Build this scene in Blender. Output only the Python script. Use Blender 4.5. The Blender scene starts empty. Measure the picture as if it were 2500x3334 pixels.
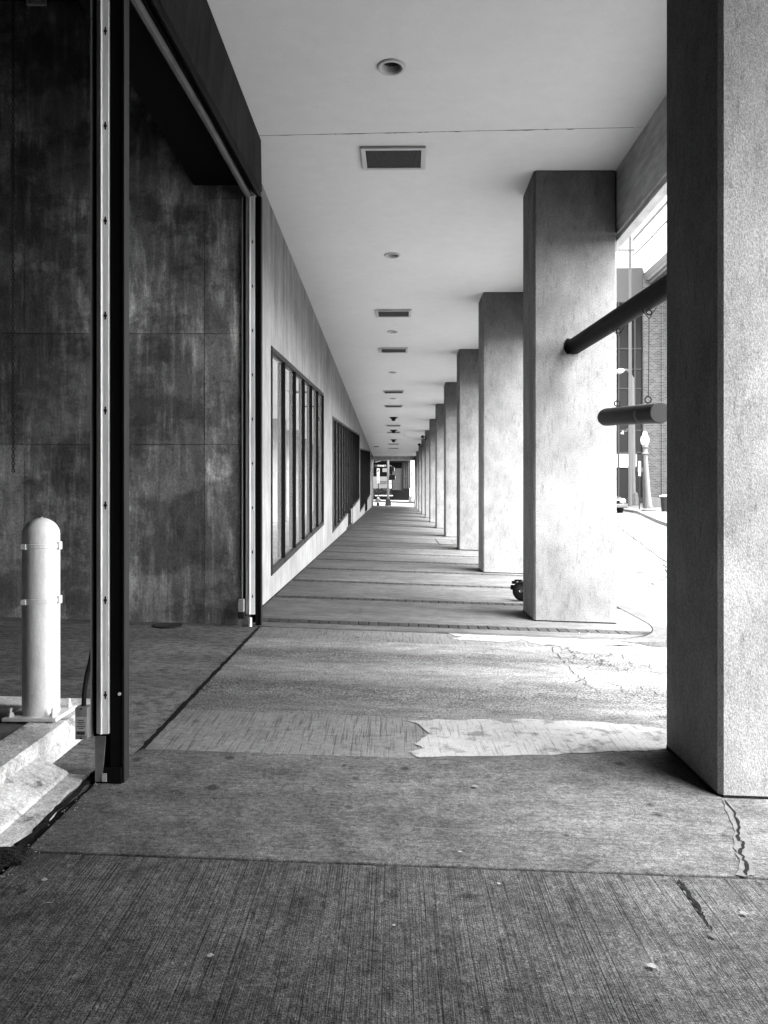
import bpy, bmesh, math, random
from mathutils import Vector, Matrix
random.seed(7)
R = math.radians
sc = bpy.context.scene
C = sc.collection

# ---------------------------------------------------------------- camera, sky, sun, exposure
EYE = 1.49
cam = bpy.data.cameras.new('camera')
cam.sensor_fit = 'HORIZONTAL'; cam.sensor_width = 36; cam.lens = 36
cam.shift_x = -31 / 2500; cam.shift_y = -19 / 2500
cam.clip_end = 3000; cam.clip_start = .05
camo = bpy.data.objects.new('camera', cam); C.objects.link(camo)
camo.location = (0, 0, EYE); camo.rotation_euler = (R(90), 0, 0)
sc.camera = camo

SUN = Vector((.45, -.3, 1.1)).normalized()
w = bpy.data.worlds.new('World'); sc.world = w; w.use_nodes = True
wn = w.node_tree; bg = wn.nodes['Background']
sky = wn.nodes.new('ShaderNodeTexSky'); sky.sky_type = 'NISHITA'; sky.sun_disc = False
sky.sun_elevation = math.asin(SUN.z); sky.sun_rotation = math.atan2(SUN.x, SUN.y)
bwn = wn.nodes.new('ShaderNodeRGBToBW')          # the photograph is black and white
wn.links.new(sky.outputs[0], bwn.inputs[0]); wn.links.new(bwn.outputs[0], bg.inputs[0])
bg.inputs[1].default_value = .15
sl = bpy.data.lights.new('sun', 'SUN'); sl.energy = 1.5; sl.angle = R(46); sl.color = (1, 1, 1)
so = bpy.data.objects.new('sun', sl); C.objects.link(so)
so.rotation_euler = SUN.to_track_quat('Z', 'Y').to_euler(); so.location = (0, 0, 40)
vs = sc.view_settings
sc.display_settings.display_device = 'sRGB'
vs.view_transform = 'Standard'; vs.look = 'None'; vs.gamma = 1; vs.use_curve_mapping = False
vs.exposure = 4.2
sc.cycles.max_bounces = 6; sc.cycles.diffuse_bounces = 1; sc.cycles.glossy_bounces = 3
sc.cycles.sample_clamp_indirect = 12
sc.cycles.use_denoising = True

# ---------------------------------------------------------------- places
SY, SX = .0244, -.035
CZ = EYE + 3.89                                   # ceiling
WX = -1.58                                        # arcade wall face
CX0, CX1, CT = 1.625, 2.585, .76                  # columns
D0, DD = 3.83, 5.06
def fl(x, y): return SY * y + SX * x
def rz(x, y):                                     # road surface
    if x > 3.2: return fl(3.2, y) - .12 + .03 * (min(x, 24) - 3.2)
    return fl(x, y) - .12
def fz(x, y): return rz(x, y) + .13               # far pavement
def P(px, py, y): return Vector(((px - 1281) / 2500 * y, y, EYE + (1648 - py) / 2500 * y))
def G(px, py):                                    # pixel to pavement plane
    dy = (py - 1587) / 2500; k = (px - 1281) / 2500
    y = EYE / (dy - .035 * k); return (k * y, y)

# ---------------------------------------------------------------- materials
def mat(name, base, rough=.8, metal=0., spec=.1, layers=(), bump=0., bumpd=.01, rnd=0., lo=.0, hi=.95, emit=0., post=None):
    """layers: (amount, (sx,sy,sz), detail, contrast, bump share); world position drives every layer"""
    m = bpy.data.materials.new(name); m.use_nodes = True
    nt = m.node_tree; N = nt.nodes; L = nt.links
    b = N['Principled BSDF']
    b.inputs['Roughness'].default_value = rough; b.inputs['Metallic'].default_value = metal
    b.inputs['Specular IOR Level'].default_value = spec
    def math_(op, a, c, d=None, clamp=False):
        n = N.new('ShaderNodeMath'); n.operation = op; n.use_clamp = clamp
        for i, v in enumerate((a, c, d)):
            if v is None: continue
            if isinstance(v, (int, float)): n.inputs[i].default_value = v
            else: L.new(v, n.inputs[i])
        return n.outputs[0]
    geo = N.new('ShaderNodeNewGeometry'); pos = geo.outputs['Position']
    val = base; hgt = None
    for k, (amt, s, det, con, bs, *th) in enumerate(layers):
        th = th[0] if th else .5                   # th: noise level that splits light from dark
        mp = N.new('ShaderNodeMapping'); mp.inputs['Scale'].default_value = s
        mp.inputs['Location'].default_value = (k * 7.3, k * 3.1, k * 5.7)
        L.new(pos, mp.inputs[0])
        nz = N.new('ShaderNodeTexNoise'); nz.inputs['Scale'].default_value = 1; nz.inputs['Detail'].default_value = det
        nz.inputs['Roughness'].default_value = .66
        L.new(mp.outputs[0], nz.inputs['Vector'])
        f = math_('MULTIPLY_ADD', nz.outputs[0], con, .5 - th * con, True)
        g = math_('MULTIPLY_ADD', f, 2 * amt, 1 - amt)
        val = math_('MULTIPLY', g, val)
        if bs:
            h = math_('MULTIPLY', f, bs); hgt = h if hgt is None else math_('ADD', hgt, h)
    ctx = dict(N=N, L=L, math=math_, pos=pos)
    if post: val, hgt = post(ctx, val, hgt)
    if rnd:
        oi = N.new('ShaderNodeObjectInfo'); g = math_('MULTIPLY_ADD', oi.outputs['Random'], 2 * rnd, 1 - rnd); val = math_('MULTIPLY', g, val)
    if isinstance(val, (int, float)):
        b.inputs['Base Color'].default_value = (val, val, val, 1)
    else:
        v = math_('MINIMUM', math_('MAXIMUM', val, lo), hi)
        cc = N.new('ShaderNodeCombineColor')
        for i in range(3): L.new(v, cc.inputs[i])
        L.new(cc.outputs[0], b.inputs['Base Color'])
    if bump and hgt is not None:
        bp = N.new('ShaderNodeBump'); bp.inputs['Strength'].default_value = bump; bp.inputs['Distance'].default_value = bumpd
        L.new(hgt, bp.inputs['Height']); L.new(bp.outputs[0], b.inputs['Normal'])
    if emit:
        b.inputs['Emission Color'].default_value = (1, 1, 1, 1); b.inputs['Emission Strength'].default_value = emit
    return m

def spots(scale, size, amt, sx=1., sy=1., seed=0.):
    """sparse round stains (gum, drips)"""
    def post(c, val, h):
        N, L, M = c['N'], c['L'], c['math']
        mp = N.new('ShaderNodeMapping'); mp.inputs['Scale'].default_value = (scale * sx, scale * sy, 0.); mp.inputs['Location'].default_value = (seed, seed, 0)
        L.new(c['pos'], mp.inputs[0])
        vo = N.new('ShaderNodeTexVoronoi'); vo.voronoi_dimensions = '2D'; vo.inputs['Scale'].default_value = 1.
        L.new(mp.outputs[0], vo.inputs['Vector'])
        sp = N.new('ShaderNodeSeparateColor'); L.new(vo.outputs['Color'], sp.inputs[0])
        rad = M('MULTIPLY', M('POWER', sp.outputs[0], 3.), size)
        msk = M('MULTIPLY', M('SUBTRACT', rad, vo.outputs['Distance']), 12., None, True)
        return M('MULTIPLY', val, M('MULTIPLY_ADD', msk, -amt, 1.)), h
    return post

def drips(z0, z1, amt, sx):
    """vertical run-off streaks that start at z0 and fade at z1"""
    def post(c, val, h):
        N, L, M = c['N'], c['L'], c['math']
        mp = N.new('ShaderNodeMapping'); mp.inputs['Scale'].default_value = (sx, sx, .35); L.new(c['pos'], mp.inputs[0])
        nz = N.new('ShaderNodeTexNoise'); nz.inputs['Scale'].default_value = 1.; nz.inputs['Detail'].default_value = 5; L.new(mp.outputs[0], nz.inputs['Vector'])
        s = N.new('ShaderNodeSeparateXYZ'); L.new(c['pos'], s.inputs[0])
        mr = N.new('ShaderNodeMapRange'); mr.inputs[1].default_value = z1; mr.inputs[2].default_value = z0; L.new(s.outputs[2], mr.inputs[0])
        f = M('MULTIPLY_ADD', nz.outputs[0], 3.2, -1.2, True)
        k = M('MULTIPLY', M('MULTIPLY', f, mr.outputs[0]), -amt)
        return M('MULTIPLY', val, M('ADD', k, 1.)), h
    return post

def tracks(c, val, h):
    """two wheel tracks across the drive where the tyres have worn the surface down to dark grit"""
    N, L, M_ = c['N'], c['L'], c['math']
    s_ = N.new('ShaderNodeSeparateXYZ'); L.new(c['pos'], s_.inputs[0])
    nz = N.new('ShaderNodeTexNoise'); nz.inputs['Scale'].default_value = 1.1; nz.inputs['Detail'].default_value = 6; L.new(c['pos'], nz.inputs['Vector'])
    yy = M_('MULTIPLY_ADD', nz.outputs[0], .7, M_('ADD', s_.outputs[1], -.35))
    tot = None
    for y0, hw in ((5.66, .42), (6.8, .3)):
        d_ = M_('DIVIDE', M_('SUBTRACT', yy, y0), hw); g_ = M_('SUBTRACT', 1., M_('MULTIPLY', d_, d_), None, True)
        tot = g_ if tot is None else M_('ADD', tot, g_)
    gz = N.new('ShaderNodeTexNoise'); gz.inputs['Scale'].default_value = 62; gz.inputs['Detail'].default_value = 3; L.new(c['pos'], gz.inputs['Vector'])
    gr = M_('MULTIPLY_ADD', gz.outputs[0], -7., 4.1, True)
    return M_('MULTIPLY', val, M_('MULTIPLY_ADD', M_('MULTIPLY', tot, M_('MULTIPLY_ADD', gr, .8, .15)), -.6, 1.)), h
M = {}
M['broom'] = mat('broomed_concrete', .034, .9, layers=[(.34, (1.3, 1.1, 1), 7, 2.6, 0), (.26, (105, .8, 1), 3, 6., 1., .40), (.2, (190, 4, 1), 3, 3.2, .6, .42), (.6, (150, 150, 150), 3, 3.4, .4), (.42, (34, 34, 34), 5, 3., .2), (.3, (6, 5, 5), 7, 3., 0), (.3, (9, 7, 7), 7, 9., 0, .34)], bump=.8, bumpd=.006, post=spots(3.6, .14, .55))
M['slab2'] = mat('swept_concrete', .047, .88, layers=[(.32, (1.1, 1.6, 1), 7, 2.6, 0), (.25, (5, 120, 1), 4, 4., .5, .40), (.55, (170, 170, 170), 3, 3.2, .5), (.42, (40, 44, 40), 5, 3., .2), (.3, (6, 8, 6), 7, 3., 0), (.35, (8, 9, 7), 7, 9., 0, .33)], bump=.6, bumpd=.005, post=spots(4.2, .16, .65, 1, .8, 3.7))
M['walk'] = mat('walkway_concrete', 0.082, .8, layers=[(.35, (1., 2.6, 1), 7, 2.4, .2), (.3, (6, 11, 6), 6, 2.6, .2), (.35, (120, 120, 120), 3, 2.8, .4)], bump=.3, bumpd=.004, post=spots(3.1, .13, .5, 1, 1, 9.2))
M['asphalt'] = mat('gritty_drive', 0.135, .95, layers=[(.4, (.3, 1.7, 1), 5, 2.6, 0), (.6, (85, 70, 75), 3, 4.5, 1., .43), (.4, (170, 160, 170), 3, 3., .4), (.3, (4, 8, 5), 6, 2.6, 0)], bump=.9, bumpd=.01, post=tracks)
M['drive'] = mat('drive_concrete', 0.1, .9, layers=[(.25, (1.1, 2.2, 1), 6, 2.2, 0), (.35, (58, 3., 1), 3, 5., .8, .40), (.35, (170, 170, 170), 3, 2.8, .4), (.25, (25, 30, 25), 5, 2.6, 0)], bump=.5, bumpd=.005, post=spots(3.3, .14, .5, 1, 1, 21))
M['bayfloor'] = mat('bay_floor_concrete', 0.088, .85, layers=[(.4, (.8, 2.0, 1), 7, 2.6, 0), (.5, (14, 22, 9), 7, 4., .7, .45), (.45, (100, 110, 120), 3, 3., .5)], bump=.5, bumpd=.006)
M['paint_ground'] = mat('worn_white_ground_paint', 0.15, .85, layers=[(.2, (2, 3, 2), 7, 2.8, 0), (.35, (58, 3., 2), 3, 5., .6, .36), (.35, (150, 150, 150), 3, 2.8, .3), (.35, (7, 7, 9), 8, 9., 0, .42)], bump=.4, bumpd=.003)
M['column'] = mat('column_concrete', 0.128, .85, layers=[(.24, (.9, .9, .8), 8, 2.8, 0), (.18, (4, 4, 2.2), 8, 3., 0), (.27, (120, 120, 75), 3, 3.2, .6), (.2, (34, 34, 8), 4, 5., .5, .36), (.22, (210, 210, 170), 2, 3., .3), (.25, (12, 12, 3.), 7, 9., 0, .33)], bump=.3, bumpd=.005)
M['wall'] = mat('arcade_wall_render', 0.28, .85, layers=[(.2, (.9, .9, 1.1), 7, 2.4, 0), (.16, (5, 5, 2.2), 7, 2.8, 0), (.12, (90, 90, 60), 3, 2.4, .4), (.12, (14, 14, 2), 5, 3.4, 0, .4)], bump=.15, bumpd=.004, post=drips(5.4, 2.7, .45, 5.))
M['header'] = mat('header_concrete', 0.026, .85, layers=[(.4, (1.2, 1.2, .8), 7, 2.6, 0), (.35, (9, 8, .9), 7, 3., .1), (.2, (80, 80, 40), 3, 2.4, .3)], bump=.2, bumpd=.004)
M['bay'] = mat('bay_wall_concrete', 0.26, .85, layers=[(.42, (.6, .6, .6), 8, 3., 0), (.3, (1.0, 1.0, 1.5), 8, 13., 0, .5), (.3, (4, 4, 1.2), 8, 12., 0, .58), (.25, (14, 14, 1.), 8, 8., 0, .58), (.25, (9, 9, 3.), 8, 3.6, .2), (.25, (50, 50, 38), 5, 3.2, .3), (.2, (130, 130, 110), 3, 2.8, .3)], bump=.35, bumpd=.006, rnd=.25)
M['ceiling'] = mat('ceiling_paint', 0.8, .8, layers=[(.04, (.6, .5, 1), 7, 2.2, 0), (.03, (70, 70, 70), 3, 2.4, .3), (.025, (5, 6, 2), 7, 2.6, 0)], bump=.06, bumpd=.002)
M['beam'] = mat('edge_beam_concrete', 0.8, .85, layers=[(.25, (3, 1.2, 3), 5, 2, 0), (.25, (9, 3, 14), 5, 2.2, .6)], bump=.4, bumpd=.01)
M['roof'] = mat('roof_felt', .2, .9, layers=[(.2, (1, 1, 1), 3, 1.5, 0)])
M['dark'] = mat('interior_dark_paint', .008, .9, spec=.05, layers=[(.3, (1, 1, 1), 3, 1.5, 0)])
M['black'] = mat('black_painted_steel', 0.004, .6, spec=.08, layers=[(.4, (9, 9, 2), 4, 2, .1)], bump=.05, bumpd=.002)
M['pipeblack'] = mat('black_gloss_pipe', .004, .55, spec=.06, layers=[(.4, (9, 9, 9), 4, 2.6, .4)], bump=.15, bumpd=.003)
M['black2'] = mat('worn_black_steel', 0.011, .6, spec=.15, layers=[(.5, (20, 20, 2), 4, 2, .1)])
M['galv'] = mat('galvanised_steel', 0.7, .5, metal=.25, layers=[(.25, (40, 40, 2.2), 4, 2, .2), (.2, (3, 3, 1.1), 3, 2, 0)], bump=.1, bumpd=.002)
M['galvd'] = mat('grey_steel', 0.22, .55, metal=.2, layers=[(.3, (30, 30, 1.5), 4, 2, .2)])
M['pipe'] = mat('rusty_grey_bar', 0.13, .7, layers=[(.4, (9, 3, 9), 5, 2.2, .3)], bump=.2, bumpd=.003)
M['white'] = mat('white_gloss_paint', .56, .38, spec=.4, layers=[(.1, (5, 5, 3), 6, 2.6, .5), (.08, (30, 30, 20), 4, 2.6, .5), (.3, (9, 9, 6), 8, 12., .5, .35)], bump=.3, bumpd=.006)
M['kerbwhite'] = mat('white_kerb_paint', .36, .75, layers=[(.2, (3, 3, 3), 7, 2.6, .2), (.25, (24, 24, 24), 6, 2.8, .5), (.3, (90, 90, 90), 3, 2.8, .4), (.5, (7, 7, 7), 8, 10., .4, .39)], bump=.6, bumpd=.007)
M['kerbpale'] = mat('worn_pale_kerb', 0.06, .85, layers=[(.3, (2, 2, 2), 7, 2.6, .2), (.3, (20, 20, 20), 6, 2.8, .5), (.3, (90, 90, 90), 3, 2.8, .4)], bump=.5, bumpd=.006)
M['kerb'] = mat('kerb_concrete', 0.16, .85, layers=[(.2, (2, 2, 2), 5, 2, 0), (.2, (60, 60, 60), 3, 2, .5)], bump=.3, bumpd=.004)
M['island'] = mat('island_concrete', 0.12, .9, layers=[(.3, (2, 2, 2), 5, 2, 0), (.3, (60, 60, 60), 3, 2, .5)], bump=.3, bumpd=.004)
M['brick'] = mat('dark_paving_brick', 0.024, .85, spec=.2, layers=[(.25, (30, 30, 30), 4, 2, .4)], bump=.3, bumpd=.004, rnd=.3)
M['mortar'] = mat('joint_sand', 0.009, .95, layers=[(.4, (60, 60, 60), 3, 2, 0)])
M['dirt'] = mat('joint_dirt', 0.006, .95, layers=[(.6, (50, 50, 50), 3, 2.4, .6)], bump=.6, bumpd=.01)
M['tar'] = mat('tar_patch', .02, .9, layers=[(.6, (60, 60, 60), 3, 2.4, 1.)], bump=1., bumpd=.02)
M['frame'] = mat('dark_bronze_frame', 0.03, .5, layers=[(.25, (12, 12, 12), 3, 2, 0)])
M['fin'] = mat('black_window_fin', .006, .6, spec=.08)
M['glass'] = mat('reflective_window_glass', 0.88, .02, metal=.75, spec=.8)
M['trim'] = mat('white_lamp_trim', 0.6, .5)
M['lamp_in'] = mat('lamp_reflector_grey', 0.1, .5)
M['grille'] = mat('vent_grille', 0.085, .7, layers=[(.6, (260, 260, 10), 1, 2.6, 1.)], bump=.5, bumpd=.004)
M['rubber'] = mat('black_rubber', .014, .6, layers=[(.3, (60, 60, 60), 3, 2, .4)], bump=.2, bumpd=.004)
M['castiron'] = mat('dark_hub_metal', .05, .45, metal=.4, layers=[(.4, (40, 40, 40), 3, 2, 0)])
M['chrome'] = mat('bright_metal', .7, .25, metal=1.)
M['sticker'] = mat('pale_sticker', 0.35, .6, layers=[(.15, (60, 60, 60), 3, 2, 0)])
M['ink'] = mat('black_print', .02, .7)
M['pipegrey'] = mat('clearance_bar_paint', .004, .5, spec=.08, layers=[(.3, (8, 8, 8), 3, 2, 0)])
M['capgrey'] = mat('pipe_end_cap', 0.014, .6, spec=.2)
M['tape'] = mat('tape', 0.07, .6)
M['steelw'] = mat('pale_lamp_metal', 0.12, .4, layers=[(.1, (5, 5, 2), 3, 2, 0)])
M['globe'] = mat('white_lamp_globe', 0.4, .3)
M['road'] = mat('street_surface', 0.09, .9, layers=[(.4, (.35, .35, 1), 7, 2.6, 0), (.4, (.35, 2.2, 1), 7, 3., 0), (.35, (14, 14, 14), 5, 3., .6), (.3, (1.2, 5, 1), 7, 8., 0, .38)], bump=.4, bumpd=.008)
M['ground'] = mat('ground_soil', .2, .95, layers=[(.3, (.1, .1, .1), 5, 1.8, 0)])
M['pave'] = mat('far_pavement', 0.12, .9, layers=[(.2, (.6, .6, 1), 4, 1.8, 0)])
M['pale'] = mat('pale_panel', 0.08, .8, layers=[(.08, (.4, .4, .4), 4, 1.8, 0)])
M['whitebld'] = mat('white_cladding', .8, .8, layers=[(.04, (.3, .3, .3), 4, 1.8, 0)])
M['grey'] = mat('mid_grey_cladding', .03, .85, spec=.1, layers=[(.2, (.4, .4, .4), 5, 2.2, 0)])
M['mull'] = mat('pale_mullion', 0.045, .6)
M['darkglass'] = mat('far_window_glass', .006, .3, spec=.12)
M['soffit'] = mat('soffit_grey', 0.09, .8)
M['carpaint'] = mat('car_paint', 0.05, .25, spec=.6)
M['mortarfix'] = mat('pale_mortar', 0.08, .9, layers=[(.3, (30, 30, 30), 5, 2.2, .3), (.2, (160, 160, 160), 2, 2, .3)], bump=.3, bumpd=.003)
M['leaf'] = mat('hedge_leaf', 0.012, .7, rnd=.4)
M['scrap'] = mat('pale_scrap', 0.2, .8, rnd=.4)
M['darkscrap'] = mat('dark_leaf_scrap', .03, .8)
M['planter'] = mat('planter_concrete', 0.09, .85, layers=[(.2, (3, 3, 3), 4, 2, 0)])

def brickmat():
    m = bpy.data.materials.new('pale_brickwork'); m.use_nodes = True
    nt = m.node_tree; N = nt.nodes; L = nt.links; b = N['Principled BSDF']; b.inputs['Roughness'].default_value = .9
    g = N.new('ShaderNodeNewGeometry'); s = N.new('ShaderNodeSeparateXYZ'); L.new(g.outputs['Position'], s.inputs[0])
    a = N.new('ShaderNodeMath'); L.new(s.outputs[0], a.inputs[0]); L.new(s.outputs[1], a.inputs[1])
    c = N.new('ShaderNodeCombineXYZ'); L.new(a.outputs[0], c.inputs[0]); L.new(s.outputs[2], c.inputs[1])
    t = N.new('ShaderNodeTexBrick'); L.new(c.outputs[0], t.inputs['Vector'])
    t.inputs['Scale'].default_value = 1; t.inputs['Brick Width'].default_value = .3; t.inputs['Row Height'].default_value = .12
    t.inputs['Mortar Size'].default_value = .014; t.inputs['Bias'].default_value = -.1
    t.inputs['Color1'].default_value = (.04, .04, .04, 1); t.inputs['Color2'].default_value = (.1, .1, .1, 1); t.inputs['Mortar'].default_value = (.14, .14, .14, 1)
    L.new(t.outputs[0], b.inputs['Base Color'])
    bp = N.new('ShaderNodeBump'); bp.inputs['Strength'].default_value = .3; L.new(t.outputs['Fac'], bp.inputs['Height']); bp.invert = True
    L.new(bp.outputs[0], b.inputs['Normal'])
    return m
M['brickwall'] = brickmat()

# ---------------------------------------------------------------- mesh helpers
class MB:
    def __init__(s): s.bm = bmesh.new()
    def prism(s, pts, ext):
        """closed polygon (3D points) swept along ext"""
        ext = Vector(ext); a = [s.bm.verts.new(p) for p in pts]; b = [s.bm.verts.new(Vector(p) + ext) for p in pts]
        n = len(pts); s.bm.faces.new(a); s.bm.faces.new(b[::-1])
        for i in range(n): s.bm.faces.new((a[i], b[i], b[(i + 1) % n], a[(i + 1) % n]))
        return s
    def box(s, x0, x1, y0, y1, z0, z1):
        return s.prism([(x0, y0, z0), (x0, y1, z0), (x1, y1, z0), (x1, y0, z0)], (0, 0, z1 - z0))
    def quad(s, *p):
        s.bm.faces.new([s.bm.verts.new(q) for q in p]); return s
    def ring(s, c, ax, r, n, ph=0):
        ax = Vector(ax).normalized(); u = ax.orthogonal().normalized(); v = ax.cross(u)
        return [s.bm.verts.new(Vector(c) + u * r * math.cos(2 * math.pi * i / n + ph) + v * r * math.sin(2 * math.pi * i / n + ph)) for i in range(n)]
    def skin(s, a, b):
        n = len(a)
        for i in range(n): s.bm.faces.new((a[i], a[(i + 1) % n], b[(i + 1) % n], b[i]))
    def lathe(s, c, ax, prof, n=16, cap0=True, cap1=True, ph=0):
        """prof: (radius, offset along ax)"""
        ax = Vector(ax).normalized(); prev = None; first = None
        for r, o in prof:
            g = s.ring(Vector(c) + ax * o, ax, max(r, 1e-4), n, ph)
            if prev: s.skin(prev, g)
            else: first = g
            prev = g
        if cap0: s.bm.faces.new(first[::-1])
        if cap1: s.bm.faces.new(prev)
        return s
    def cyl(s, p0, p1, r, n=12, r1=None, ph=0):
        d = Vector(p1) - Vector(p0); return s.lathe(p0, d, [(r, 0), (r if r1 is None else r1, d.length)], n, ph=ph)
    def tube(s, pts, r, n=8):
        pts = [Vector(p) for p in pts]; prev = None
        for i, p in enumerate(pts):
            t = (pts[min(i + 1, len(pts) - 1)] - pts[max(i - 1, 0)]).normalized()
            u = t.cross(Vector((.31, .52, .8))).normalized(); v = t.cross(u)
            g = [s.bm.verts.new(p + u * r * math.cos(2 * math.pi * k / n) + v * r * math.sin(2 * math.pi * k / n)) for k in range(n)]
            if prev: s.skin(prev, g)
            else: s.bm.faces.new(g[::-1])
            prev = g
        s.bm.faces.new(prev); return s
    def torus(s, c, ax, R_, r, n=16, k=6, sq=1.):
        ax = Vector(ax).normalized(); u = ax.orthogonal().normalized(); v = ax.cross(u); rings = []
        for i in range(n):
            a = 2 * math.pi * i / n; d = u * math.cos(a) + v * math.sin(a); o = Vector(c) + u * R_ * math.cos(a) + v * R_ * sq * math.sin(a)
            rings.append([s.bm.verts.new(o + d * r * math.cos(2 * math.pi * j / k) + ax * r * math.sin(2 * math.pi * j / k)) for j in range(k)])
        for i in range(n): s.skin(rings[i], rings[(i + 1) % n])
        return s
    def build(s, name, m, parent=None, bevel=0., smooth=False, loc=None):
        bmesh.ops.recalc_face_normals(s.bm, faces=s.bm.faces)
        me = bpy.data.meshes.new(name)
        if loc is not None: bmesh.ops.translate(s.bm, verts=s.bm.verts, vec=-Vector(loc))
        s.bm.to_mesh(me); s.bm.free()
        me.materials.append(m)
        if smooth:
            for p in me.polygons: p.use_smooth = True
            try: me.set_sharp_from_angle(angle=R(40))
            except Exception: pass
        o = bpy.data.objects.new(name, me); C.objects.link(o)
        if loc is not None: o.location = loc
        if bevel:
            b = o.modifiers.new('bevel', 'BEVEL'); b.width = bevel; b.segments = 2; b.limit_method = 'ANGLE'; b.angle_limit = R(50)
        if parent: o.parent = parent; 
        if parent and loc is None: o.matrix_parent_inverse = Matrix.Translation(-Vector(parent.location))
        return o

def tag(o, label=None, cat=None, group=None, kind=None):
    if label: o['label'] = label
    if cat: o['category'] = cat
    if group: o['group'] = group
    if kind: o['kind'] = kind
    return o
def thing(name, label, cat, loc=(0, 0, 0), group=None):
    o = bpy.data.objects.new(name, None); o.empty_display_size = .1; C.objects.link(o); o.location = loc
    return tag(o, label, cat, group)
def dup(root, loc, label):
    r = root.copy(); C.objects.link(r); r.location = loc; r['label'] = label
    for ch in list(root.children):
        c = ch.copy(); C.objects.link(c); c.parent = r
        for g in list(ch.children):
            d = g.copy(); C.objects.link(d); d.parent = c
    return r
def struct(o): o['kind'] = 'structure'; return o
def slab(name, pts, m, parent=None, off=0., thick=.06, f=fl, bevel=.004):
    return MB().prism([(x, y, f(x, y) + off) for x, y in pts][::-1], (0, 0, -thick)).build(name, m, parent, bevel=bevel)
def jag(p, q, n, amp):
    out = []
    for i in range(n):
        t = i / n; out.append((p[0] + (q[0] - p[0]) * t + random.uniform(-amp, amp) * (i > 0), p[1] + (q[1] - p[1]) * t + random.uniform(-amp, amp) * (i > 0)))
    return out

# ================================================================= GROUND
xs = [-300, -120, -60, -30, -15, -5, 3.2, 24, 60, 150, 400]; ys = [-200, -60, 0, 63, 82, 150, 400, 700]
g = MB()
vv = [[g.bm.verts.new((x, y, rz(x, y) - .35)) for y in ys] for x in xs]
for i in range(len(xs) - 1):
    for j in range(len(ys) - 1): g.bm.faces.new((vv[i][j], vv[i + 1][j], vv[i + 1][j + 1], vv[i][j + 1]))
struct(g.build('ground', M['ground']))

g = MB()                                           # street to the right and the cross street at the far end
def strip(x0, x1, y0, y1):
    g.quad((x0, y0, rz(x0, y0)), (x1, y0, rz(x1, y0)), (x1, y1, rz(x1, y1)), (x0, y1, rz(x0, y1)))
strip(2.6, 3.2, 3.5, 9.5); strip(3.2, 24, -60, 63); strip(24, 60, -60, 63); strip(-60, 3.2, 62.6, 81); strip(3.2, 24, 63, 81); strip(24, 60, 63, 81); strip(3.2, 24, 81, 140)
struct(g.build('road', M['road']))

# base course under the joints of the pavement
struct(slab('pavement_bed', [(-10, -12), (2.9, -12), (2.9, 4.4), (2.25, 4.4), (2.25, 8.3), (2.9, 9.3), (2.9, 62.3), (-10, 62.3)], M['mortar'], off=-.03, thick=.2, bevel=0))

# near slab with broom lines running away from the viewer
struct(slab('broomed_pavement', [(-1.46, -3), (3.0, -3), (3.0, 3.018), (-1.46, 3.03)], M['broom'], bevel=.006))
near_far = [(1.61, 4.5), (.13, 4.245), (-1.39, 4.24)]
struct(slab('swept_pavement', [(-1.46, 3.045), (3.0, 3.032), (3.0, 4.75), (2.6, 4.72)] + near_far + [(-1.45, 3.95)], M['slab2'], bevel=.006))
struct(slab('kerb_edging', [(3.006, -3), (3.2, -3), (3.2, 4.6), (3.006, 4.75)], M['kerb'], thick=.2, bevel=.02))
# driveway crossing the pavement
def dz(x, y):                                      # the driveway falls to the street at its right end
    t = max(0, min(1, (x - 2.3) / .9)); return fl(x, y) - .012 - .115 * t
def sheet(name, pts_rows, m, off=0.):
    b = MB(); n = len(pts_rows[0])
    V = [[b.bm.verts.new((x, y, dz(x, y) + off)) for x, y in row] for row in pts_rows]
    for i in range(len(V) - 1):
        for j in range(n - 1): b.bm.faces.new((V[i][j], V[i][j + 1], V[i + 1][j + 1], V[i + 1][j]))
    return b.build(name, m)
def row(y, yr=None, x0=-1.385, x1=3.2, bend=0):
    out = []
    for k in range(13):
        x = x0 + (x1 - x0) * k / 12; t = max(0, (x - .13) / 1.5)
        out.append((x, y + bend * t))
    return out
struct(sheet('drive_apron_near', [row(4.26, bend=.26), row(4.62, bend=.1), row(5.03)], M['drive']))
struct(sheet('driveway', [row(5.03), row(5.8), row(6.6), row(7.45)], M['asphalt']))
struct(sheet('drive_apron_far', [row(7.45), row(7.7), row(8.0)], M['drive']))
# worn white paint left on the two aprons
def wob(px, n, a):
    out = []
    for (x0, y0), (x1, y1) in zip(px[:-1], px[1:]):
        for i in range(n):
            t = i / n; out.append((x0 + (x1 - x0) * t + random.uniform(-a, a), y0 + (y1 - y0) * t + random.uniform(-a, a) * .6))
    out.append(px[-1]); return out
def paint(name, px, label=None):
    px = wob(px + [px[0]], 4, 5)[:-1]; pts = [G(*p) for p in px]
    b = MB(); b.bm.faces.new([b.bm.verts.new((x, y, dz(x, y) + .005)) for x, y in pts])
    bmesh.ops.triangulate(b.bm, faces=b.bm.faces)
    o = b.build(name, M['paint_ground']); return struct(o)
paint('worn_paint', [(1311, 2341), (1360, 2350), (1397, 2382), (1376, 2401), (1350, 2420), (1383, 2429), (1327, 2444), (1363, 2460), (1560, 2457), (1800, 2450), (2000, 2443), (2075, 2439), (2140, 2437), (2210, 2436), (2330, 2400), (2330, 2385), (2170, 2372), (2080, 2358), (1990, 2350), (1800, 2341), (1600, 2337), (1420, 2339)])
paint('worn_paint', [(1440, 2056), (1500, 2070), (1475, 2078), (1560, 2082), (1640, 2088), (1700, 2080), (1760, 2096), (1850, 2100), (2000, 2096), (2100, 2090), (2100, 2052), (2000, 2056), (1800, 2058), (1650, 2058), (1540, 2059)])
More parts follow.
